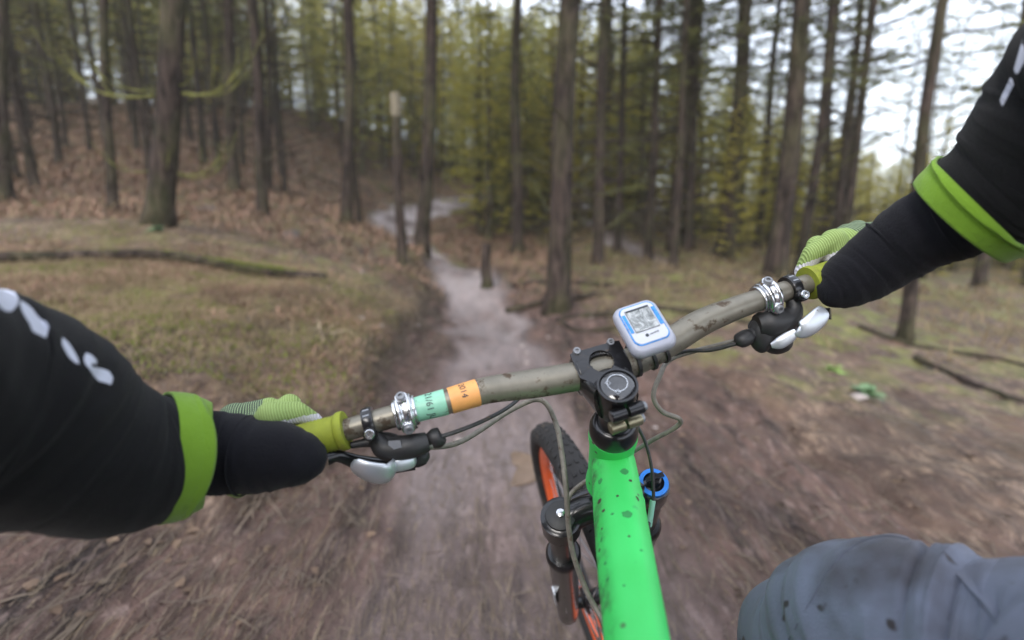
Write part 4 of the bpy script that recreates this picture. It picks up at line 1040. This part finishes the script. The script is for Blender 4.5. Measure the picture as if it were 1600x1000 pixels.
# hoses and cables
def cable(pts, r, mat, name='cable', k=8, parent=None):
    q = crom([tuple(V3(*p)) for p in pts], k); return MB().tube([Vector(p) for p in q], r, 10).build(name, mat, parent or bike, ang=60)
cable([(690,682,.527),(720,672,.535),(760,655,.555),(800,632,.59),(850,590,.66),(930,570,.70),(990,620,.70),(985,700,.68)], .0023, 'dark_hose')
cable([(655,700,.535),(720,690,.60),(800,640,.64),(845,625,.645),(868,660,.64),(878,710,.62),(884,760,.60),(892,850,.60),(915,920,.60),(945,975,.58),(985,1060,.50)], .0033, 'hose', 'brake_hose')
cable([(1150,537,.585),(1110,547,.60),(1062,551,.615),(1000,580,.66),(960,650,.70)], .0024, 'dark_hose')
cable([(1185,525,.60),(1120,540,.62),(1050,560,.62),(1030,590,.605),(1021,620,.60),(1035,643,.60),(1062,655,.605),(1055,668,.615),(1010,693,.64),(950,730,.67),(895,768,.67),(885,800,.655)], .0030, 'hose', 'brake_hose')
cable([(990,655,.60),(1008,690,.60),(1018,730,.60),(1021,775,.60),(1016,805,.60),(1010,850,.58)], .0020, 'dark_hose')
MB().tube([V3(1020,782,.60), V3(1014,822,.597)], .0034, 10).build('cable_sleeve', 'tape_green', bike)
mb = MB()
for p in ((962,968,.42),(972,990,.41)): mb.tube([V3(p[0]-7,p[1]-4,p[2]), V3(p[0]+8,p[1]+6,p[2])], [.0052,.0052], 12)
mb.build('cable_guide', 'frame_green', frame); MB().box(V3(957,958,.425), Rw, FW, DS, .005,.004,.004).build('cable_clip', 'black_plastic', frame, bevel=.001)

# bike computer on the bar
ccn = P(1006,513,.535); Wx = cdir(.93,.30,-.12).normalized(); Hy = cdir(-.44,.72,-.52); Hy = (Hy-Wx*Hy.dot(Wx)).normalized(); Nz = Wx.cross(Hy).normalized()
if Nz.dot(BACK) < 0: Nz = -Nz
comp = empty('bike_computer', ccn, 'white bike computer with blue trim strapped to the handlebar right of the stem', 'bike computer')
def rrect(hx, hy, r, n=6, topk=1.0, bulge=0):
    pts = []
    for cx, cy, a0 in ((hx-r,hy-r,0),(-hx+r,hy-r,90),(-hx+r,-hy+r,180),(hx-r,-hy+r,270)):
        for i in range(n+1):
            a = R(a0+90*i/n); x, y = cx+r*math.cos(a), cy+r*math.sin(a); pts.append((x*(topk if y > 0 else 1), y))
    return pts
def slab(layers, name, mat, parent):           # layers: (z, hx, hy, r)
    mb = MB(); base = 0; k = None
    for (z, hx, hy, r) in layers:
        o = rrect(hx, hy, r, 8); k = len(o)
        for x, y in o:
            yb = y-.0016*(1-(x/hx)**2)*(1 if y < 0 else -1); mb.v.append(ccn+Wx*x+Hy*yb+Nz*z)
    for i in range(len(layers)-1):
        for j in range(k):
            j2 = (j+1)%k; mb.f.append((i*k+j, i*k+j2, (i+1)*k+j2, (i+1)*k+j)); mb.mi.append(0)
    mb.f.append(tuple(range(k))); mb.f.append(tuple((len(layers)-1)*k+j for j in range(k))); mb.mi += [0,0]
    return mb.build(name, mat, parent, ang=50)
HXc, HYc = .0248, .0300
slab([(-.010,HXc*.86,HYc*.88,.008),(-.007,HXc*.95,HYc*.95,.009),(-.001,HXc,HYc,.010),(.003,HXc*.98,HYc*.98,.010),(.006,HXc*.90,HYc*.92,.009),(.0068,HXc*.84,HYc*.86,.008)], 'body', 'comp_white', comp)
fc0 = ccn.copy(); ccn = ccn+Hy*.002
slab([(.0066,HXc*.80,HYc*.78,.007),(.0076,HXc*.79,HYc*.77,.007)], 'blue_rim', 'comp_blue', comp)
slab([(.0072,HXc*.755,HYc*.745,.0065),(.0082,HXc*.74,HYc*.73,.0062)], 'face', 'comp_face', comp)
def quadat(x0,x1,y0,y1,z,name,mat,parent,th=.0006): 
    MB().plate([ccn+Wx*x+Hy*y+Nz*z for x,y in ((x0,y0),(x1,y0),(x1,y1),(x0,y1))], Nz, th).build(name, mat, parent)
sb = MB().plate([ccn+Wx*x+Hy*y+Nz*.0083 for x,y in ((-.0135,-.0095),(.0135,-.0095),(.0135,.0190),(-.0135,.0190))], Nz, .0007).build('screen_bezel', 'lever_grey', comp)
quadat(-.0127,.0127,-.0088,.0178,.0089,'screen','comp_screen',comp)
quadat(-.0180,-.0148,-.008,.015,.0085,'side_stripe','comp_blue',comp); quadat(.0148,.0180,-.008,.015,.0085,'side_stripe','comp_blue',comp)
MB().lathe(ccn-Wx*.004-Hy*.0150+Nz*.008, Nz, [(0,.0018),(.0008,.0018)], 14).build('emblem', 'ink', comp)
def small_text(body, c, xdir, ydir, nrm, size, mat, name, parent):
    cu = bpy.data.curves.new('t', 'FONT'); cu.body = body; cu.size = size; to = bpy.data.objects.new('t', cu); COL.objects.link(to)
    bpy.context.view_layer.update(); dg = bpy.context.evaluated_depsgraph_get(); me = bpy.data.meshes.new_from_object(to.evaluated_get(dg)); bpy.data.objects.remove(to)
    org = parent_org(parent)
    for v in me.vertices: v.co = c+xdir*v.co.x+ydir*v.co.y-org
    me.materials.clear(); me.materials.append(M[mat]); return link(name, me, parent)
mb = MB()
for k_ in range(9): mb.box(ccn+Wx*(-.0005+k_*.00115)-Hy*(.0150-k_*.0001)+Nz*.0085, Wx, Hy, Nz, .0004, .00045+.0002*(k_%3), .0003)
mb.build('lettering', 'lever_grey', comp)
mb = MB(); mb.box(ccn+Hy*.0172+Nz*.0093, Wx, Hy, Nz, .0125, .0009, .0003); mb.build('screen_top_band', 'ink', comp)  # dark band along the top of the display
small_text('BIKE', ccn-Wx*.0005-Hy*.0160+Nz*.0086, Wx, Hy, Nz, .0034, 'lever_grey', 'lettering', comp) if False else None
mb = MB(); mb.box(ccn-Wx*.0-Hy*.003-Nz*.014, Wx, Hy, Nz, .013,.016,.005); mb.build('mount', 'black_plastic', comp, bevel=.002)
for px in (990,1012,1030):
    c, d, r = bar_at(px); MB().torus(c, d, r+.0002, [(0,-.0018),(.0024,-.0018),(.0024,.0018),(0,.0018)], 40).build('strap', 'black_plastic', comp)
ccn = fc0

# ------------------------------------------------------------------ the rider
def remesh(name, mb, voxel, mats, parent=None, smooth=4, origin=None, fn=None):
    me = mb.mesh('tmp'); o = bpy.data.objects.new('tmp', me); COL.objects.link(o)
    m = o.modifiers.new('r', 'REMESH'); m.mode = 'VOXEL'; m.voxel_size = voxel; m.use_smooth_shade = True
    s = o.modifiers.new('s', 'SMOOTH'); s.factor = .5; s.iterations = smooth
    bpy.context.view_layer.update(); dg = bpy.context.evaluated_depsgraph_get(); out = bpy.data.meshes.new_from_object(o.evaluated_get(dg)); bpy.data.objects.remove(o)
    out.name = name; out.shade_smooth(); out.materials.clear()
    for k in mats: out.materials.append(M[k])
    if fn: fn(out)
    org = origin if origin is not None else parent_org(parent)
    for v in out.vertices: v.co = v.co-org
    ob = link(name, out, parent, org if origin is not None else None); return ob
def sph(mb, c, r, n=12):
    c = Vector(c); prof = [(-r*math.cos(math.pi*i/8), max(r*math.sin(math.pi*i/8), .0004)) for i in range(9)]; mb.lathe(c, Vector((0,0,1)), prof, n)
def cap(mb, a, b, r0, r1, n=14):
    mb.tube([a, b], [r0, r1], n); sph(mb, a, r0); sph(mb, b, r1)
# landmarks (world)
SHL, SHR = cw(-.22,.06,.12), cw(.24,.08,.12)
ELL, ELR = cw(-.385,-.04,-.29), cw(.455,.15,-.36)
WRL, WRR = P(385,702,.50), P(1345,420,.59)
HIPL, HIPR = cw(-.10,-.42,.20), cw(.20,-.42,.16)
KNR = P(1400,1030,.47); KNL = cw(-.22,-.50,-.20)
FTR = BBp+RN*.13+cdir(0,.1,-1).normalized()*-.13; FTL = BBp-RN*.13+cdir(0,.1,-1).normalized()*.13
def hand(mb, side, infl, parts=None):
    """fingers curled round the grip, in the frame of the grip"""
    pi, po = (541,353) if side < 0 else (1262,1398)
    a = bar_at(pi)[0]; b = bar_at(po)[0]; ax = (b-a).normalized(); v = (cam.location-a).normalized(); v = (v-ax*v.dot(ax)).normalized(); u = v.cross(ax)
    if u.z < 0: u = -u
    def pt(s, rr, ang): t = R(ang); return a+ax*s+(u*math.cos(t)-v*math.sin(t))*rr     # ang 0 = up, 90 = far side
    W = WRL if side < 0 else WRR
    kn = []; off = .024 if side < 0 else .014; pt0 = pt
    def pt(s, rr, ang): return pt0(s+off, rr, ang)
    for i, (s, ln) in enumerate(((.034,1),(.055,1.08),(.076,1.02),(.088,.80))):
        k = pt(s, .0455, 30 if i < 3 else 24); kn.append(k)
        chain = [k, pt(s-.002, .0345*ln, 85), pt(s-.001, .0295, 140), pt(s, .0285, 180), pt(s, .028, 205)]
        rad = [.0100+infl, .0092+infl, .0086+infl, .0080+infl, .0072+infl]
        for p, q, r0, r1 in zip(chain[:-1], chain[1:], rad[:-1], rad[1:]): cap(mb, p, q, r0, r1, 12)
    for k, s in zip(kn, (.034,.055,.076,.088)):
        cap(mb, k, W.lerp(k,.25)+u*.0, .0115+infl, .019+infl)
    cap(mb, W.lerp(kn[0],.4), W.lerp(kn[3],.4), .017+infl, .017+infl)
    bk = P(368,659,.53) if side < 0 else P(1372,371,.60)
    cap(mb, kn[3].lerp(W,.2), bk, .0165+infl, .0185+infl); cap(mb, kn[2], bk, .014+infl, .018+infl); cap(mb, kn[1], bk, .013+infl, .016+infl)
    # thumb: from the palm over the near side and under the inner grip
    th = [W.lerp(kn[0],.45)+v*.004, pt(.040,.036,-25), pt(.022,.030,10), pt(.014,.029,55)]
    if side > 0: th = [W.lerp(kn[0],.45), pt(.040,.038,0), pt(.016,.034,20), pt(.006,.030,60)]
    rad = [.015+infl,.012+infl,.0105+infl,.009+infl]
    for p, q, r0, r1 in zip(th[:-1], th[1:], rad[:-1], rad[1:]): cap(mb, p, q, r0, r1, 12)
    return kn, th, a, ax, u, v
mb = MB(); TOR = cw(.01,-.40,.22); CH = cw(.01,.03,.20); NK = cw(.01,.18,.14); HD = cw(.01,.30,.08)
mb.tube([TOR, TOR.lerp(CH,.5), CH, CH.lerp(NK,.6)], [.15,.14,.16,.10], 20, squash=(RIGHT,.68)); cap(mb, CH.lerp(NK,.3), NK, .07,.06); cap(mb, NK, HD, .06,.085); sph(mb, HD, .098, 20); sph(mb, HD+UPV*.04+BACK*.02, .095, 20)
sph(mb, HD-BACK*.098-UPV*.01, .018); sph(mb, HD-BACK*.06-UPV*.05, .05)
for S, E, E2, W_s in ((SHL,cw(-.375,-.045,-.32),P(262,712,.462),WRL),(SHR,cw(.44,.17,-.36),P(1490,340,.51),WRR)): cap(mb, CH.lerp(S,.6), S, .08,.062); cap(mb, S, E, .050,.036); cap(mb, E, E2, .034,.028); cap(mb, E2, W_s, .028,.024)
for Hh, K, F in ((HIPL,KNL,FTL),(HIPR,KNR,FTR)): cap(mb, TOR, Hh, .12,.10); cap(mb, Hh, K, .075,.042); cap(mb, K, F+UPV*.08, .042,.030); cap(mb, F+UPV*.04, F-BACK*.14, .035,.028)
for sd_ in (-1,1): hand(mb, sd_, -.0015)
person = remesh('person', mb, .0055, ['skin'], smooth=3, origin=TOR)
tag(person, 'cyclist in black jacket with lime cuffs and lime gloves, gripping the handlebar', 'person')
# helmet with features, eyes
hb = MB(); sph(hb, HD+UPV*.055+BACK*.02, .125, 24); helm = remesh('helmet', hb, .008, ['helmet'], person)

def attr_set(me, name, vals):
    a = me.attributes.new(name, 'FLOAT', 'POINT'); a.data.foreach_set('value', np.array(vals, np.float32))
def glove(side):
    mb = MB(); kn, th, a, ax, u, v = hand(mb, side, .0012)
    def fn(me):
        rib = []; dark = []; wh = []
        tip = th[-1]; off = .024 if side < 0 else .014
        for vv in me.vertices:
            p = vv.co; s = (p-a).dot(ax); rib.append(s*.9+ (p-a).dot(v)*.15); dark.append(1 if s > .080 and (p-a).dot(u) > .012 else 0)
            dth = min((p-th[-1]).length, (p-th[-2]).length); wh.append(1 if (dth < .011 or (s < .052+off and (p-a).dot(u) < .024)) else 0)
        attr_set(me, 'rib', rib); attr_set(me, 'dark', dark); attr_set(me, 'white', wh)
    return remesh('glove', mb, .0019, ['glove_lime'], person, smooth=3, fn=fn)
glove(-1); glove(1)

def loft(name, pts, mat, parent, n=72, k=10, wr=.02, wf=9, closed=True, seed=0, fn=None, thick=0, fold=0):
    """pts: (Vector, radius); wrinkled cloth tube"""
    q = crom([tuple(p)+(r,) for p, r in pts], k); P3 = [Vector(x[:3]) for x in q]; rr = [x[3] for x in q]; mb = MB(); mb.tube(P3, rr, n, caps=closed)
    m = len(P3)
    for idx, vtx in enumerate(mb.v[:m*n]):
        i = idx//n; c = P3[i]; d = (P3[min(i+1,m-1)]-P3[max(i-1,0)]).normalized(); o = vtx-c; L = i/k
        nz = mnoise.noise(Vector((o.x*wf+seed, o.y*wf, o.z*wf))+d*(L*1.6))*1.0+.5*mnoise.noise(vtx*wf*4+Vector((seed,0,0)))
        ring = abs(mnoise.noise(vtx*wf*2.2+Vector((0,seed,3))))
        g_ = mnoise.noise(Vector((L*3.2+seed, o.normalized().z*.6, o.normalized().x*.6)))+.5*mnoise.noise(Vector((L*8+seed, o.normalized().z*1.1, 4)))
        mb.v[idx] = vtx+o.normalized()*rr[i]*(wr*(nz*2-ring*1.2)+fold*g_)
    o = mb.build(name, mat, parent, ang=80)
    if fn: fn(o.data, parent_org(parent))
    if thick:
        s = o.modifiers.new('s','SOLIDIFY'); s.thickness = thick; s.offset = -1
    return o
def px_r(px, py, d, r): return (P(px, py, d), r*d/800)
def logo_fn(me, org):
    polys = [[(6,443),(14,448),(22,454),(29,466),(26,478),(19,486),(10,487),(0,480),(-12,460)],
     [(32,469),(42,475),(50,482),(58,493),(64,499),(72,502),(77,510),(72,528),(60,522),(51,518),(47,506),(39,494),(33,482)],
     [(97,526),(106,534),(113,544),(120,556),(125,570),(116,566),(108,558),(102,548),(97,538)],
     [(134,551),(143,554),(152,563),(151,569),(142,568),(143,573),(150,574),(160,576),(171,580),(177,590),(174,601),(164,598),(154,595),(147,588),(140,576),(133,569),(131,560)],
     [(1598,60),(1604,90),(1588,120),(1584,108)],[(1580,118),(1584,132),(1566,168),(1562,156)]]
    vals = []
    for v in me.vertices:
        sx, sy, dep = proj(v.co+org); val = 0
        if dep > .1 and -40 < sx < 1640:
            for pl in polys:
                inside = False; dm = 1e9
                for (x1,y1),(x2,y2) in zip(pl, pl[1:]+pl[:1]):
                    if (y1 > sy) != (y2 > sy) and sx < (x2-x1)*(sy-y1)/(y2-y1)+x1: inside = not inside
                    L2 = (x2-x1)**2+(y2-y1)**2; t = min(1, max(0, ((sx-x1)*(x2-x1)+(sy-y1)*(y2-y1))/L2)); dm = min(dm, math.hypot(sx-x1-t*(x2-x1), sy-y1-t*(y2-y1)))
                val = max(val, .5+(dm if inside else -dm)*.12)
        vals.append(max(0, min(1, val)))
    attr_set(me, 'print', vals)
def sub_edges(o): pass
slL = loft('sleeve', [px_r(278,712,.462,86), px_r(258,712,.455,93), px_r(200,722,.43,108), px_r(110,694,.40,134), px_r(0,638,.365,168), (cw(-.375,-.045,-.32),.078), (cw(-.36,.0,-.20),.08), (cw(-.30,.04,-.05),.08), (SHL,.085)], 'sleeve_black', person, n=360, k=40, wr=.02, wf=8, fold=.03, seed=2, fn=logo_fn)
loft('cuff', [px_r(252,714,.453,101), px_r(266,713,.458,100), px_r(283,712,.466,96), px_r(302,711,.472,90), px_r(324,710,.478,80)], 'cuff_lime', person, n=96, k=6, wr=.004, wf=14, seed=5, closed=False, thick=.003)
loft('forearm_guard', [px_r(240,712,.455,64), px_r(335,708,.485,64), px_r(385,711,.49,59), px_r(430,712,.49,54), px_r(465,716,.492,44), px_r(490,722,.496,33), px_r(505,727,.50,14)], 'guard_black', person, n=120, k=14, wr=.012, wf=14, seed=8, fold=.035)
slR = loft('sleeve', [px_r(1526,326,.49,84), px_r(1548,308,.48,92), px_r(1600,272,.46,106), px_r(1670,200,.43,128), px_r(1760,100,.39,150), (cw(.44,.19,-.28),.082), (cw(.38,.17,-.12),.082), (SHR,.085)], 'sleeve_black', person, n=300, k=30, wr=.02, wf=8, fold=.03, seed=12, fn=logo_fn)
loft('cuff', [px_r(1544,314,.482,101), px_r(1532,322,.487,99), px_r(1518,331,.492,95), px_r(1498,345,.50,88)], 'cuff_lime', person, n=96, k=6, wr=.004, wf=14, seed=15, closed=False, thick=.003)
loft('forearm_guard', [px_r(1550,312,.48,66), px_r(1490,340,.51,66), px_r(1440,362,.53,61), px_r(1396,390,.55,55), px_r(1352,421,.565,49), px_r(1318,443,.57,41), px_r(1294,455,.572,28), px_r(1280,458,.574,12)], 'guard_black', person, n=120, k=14, wr=.012, wf=14, seed=18, fold=.04)
def piping(name, lo, n_):
    c = Vector(lo[0]); d = Vector(lo[1]).normalized(); MB().torus(c, d, lo[2], [(0,-.0011),(.0012,-.0006),(.0012,.0006),(0,.0011)], 72).build(name, 'guard_black', person)
for a_, b_ in ((px_r(385,711,.49,59), px_r(430,712,.49,54)), (px_r(1396,390,.55,55), px_r(1352,421,.565,49))): piping('guard_hem', (a_[0], b_[0]-a_[0], a_[1]*1.01), 0)
jk = MB(); jk.tube([TOR, TOR.lerp(CH,.5), CH, CH.lerp(NK,.75)], [.165,.155,.178,.09], 24, squash=(RIGHT,.70))
for S in (SHL,SHR): cap(jk, CH.lerp(S,.4), S, .10,.082)
remesh('jacket', jk, .010, ['guard_black'], person)
# trousers: the right knee shows
loft('trouser_leg', [(HIPR,.115), (cw(.34,-.37,-.08),.105), px_r(1740,1110,.335,190), px_r(1600,1045,.38,160), px_r(1480,1005,.42,143), px_r(1385,980,.455,134), px_r(1325,1020,.50,122), px_r(1285,1130,.56,104), (FTR+UPV*.16,.05)], 'trouser', person, n=160, k=20, wr=.006, wf=9, seed=21, fold=.12)
knee_leg = [o for o in person.children if o.name.startswith('trouser_leg')][-1]
loft('trouser_leg', [(HIPL,.12), (HIPL.lerp(KNL,.5),.10), (KNL,.075), (KNL.lerp(FTL+UPV*.16,.5),.065), (FTL+UPV*.16,.05)], 'trouser', person, n=60, k=8, wr=.03, wf=12, seed=22)
for F in (FTL,FTR):
    s = MB(); cap(s, F+UPV*.05+BACK*.02, F-BACK*.14+UPV*.005, .042,.036); remesh('shoe', s, .007, ['black_plastic'], person)
def hit(ob, px, py):
    bpy.context.view_layer.update(); o_ = parent_org(ob); d_ = (P(px, py, 1)-cam.location).normalized()
    r_ = ob.ray_cast(cam.location-o_, d_); return (r_[1]+o_, r_[2]) if r_[0] else None
pts = [hit(knee_leg, x, y) for x, y in ((1420,843),(1385,838),(1350,845),(1322,862),(1300,885),(1280,915),(1262,945),(1246,975),(1232,998))]
pts = [p[0] for p in pts if p]
if len(pts) > 3: MB().tube([Vector(p) for p in crom([tuple(p) for p in pts], 4)], .0011, 6).build('seam', 'trouser', knee_leg)
def spots(ob, lst, name):
    for k_, (x, y, r, mat) in enumerate(lst):
        h_ = hit(ob, x, y)
        if not h_: continue
        p, nrm = h_; a_, b_ = frame_of(nrm); rr_ = r*(p-cam.location).length/800; mb = MB(); n_ = 11; c_i = 0
        mb.v.append(p+nrm*.0009)
        for j in range(n_):
            t = 2*math.pi*j/n_; q_ = rr_*(1+.35*mnoise.noise(Vector((math.cos(t)*2+k_*3, math.sin(t)*2, k_)))); mb.v.append(p+(a_*math.cos(t)+b_*math.sin(t))*q_+nrm*.0002)
        for j in range(n_): mb.f.append((0, 1+j, 1+(j+1)%n_)); mb.mi.append(0)
        mb.build(name, mat, frame)
tt_ = [o for o in frame.children if o.name.startswith('top_tube')][0]
spots(tt_, [(976,737,6,'mud_film'),(985,751,2.6,'mud'),(965,775,2.2,'mud'),(996,779,4,'mud'),(980,804,7,'mud_film'),(983,838,2,'mud'),(957,803,2.5,'mud_film'),(938,752,5,'mud_film'),(937,783,4.5,'mud'),(943,798,3,'mud'),(931,812,4,'mud_film'),(940,843,3.5,'mud_film'),(937,860,3,'mud'),(946,880,3,'mud_film'),(950,905,3.5,'mud_film'),(975,915,2,'mud_film'),(941,826,2,'mud'),(1002,860,2,'mud_film')], 'mud_spot')
print('tris', sum(len(m.polygons) for m in bpy.data.meshes))
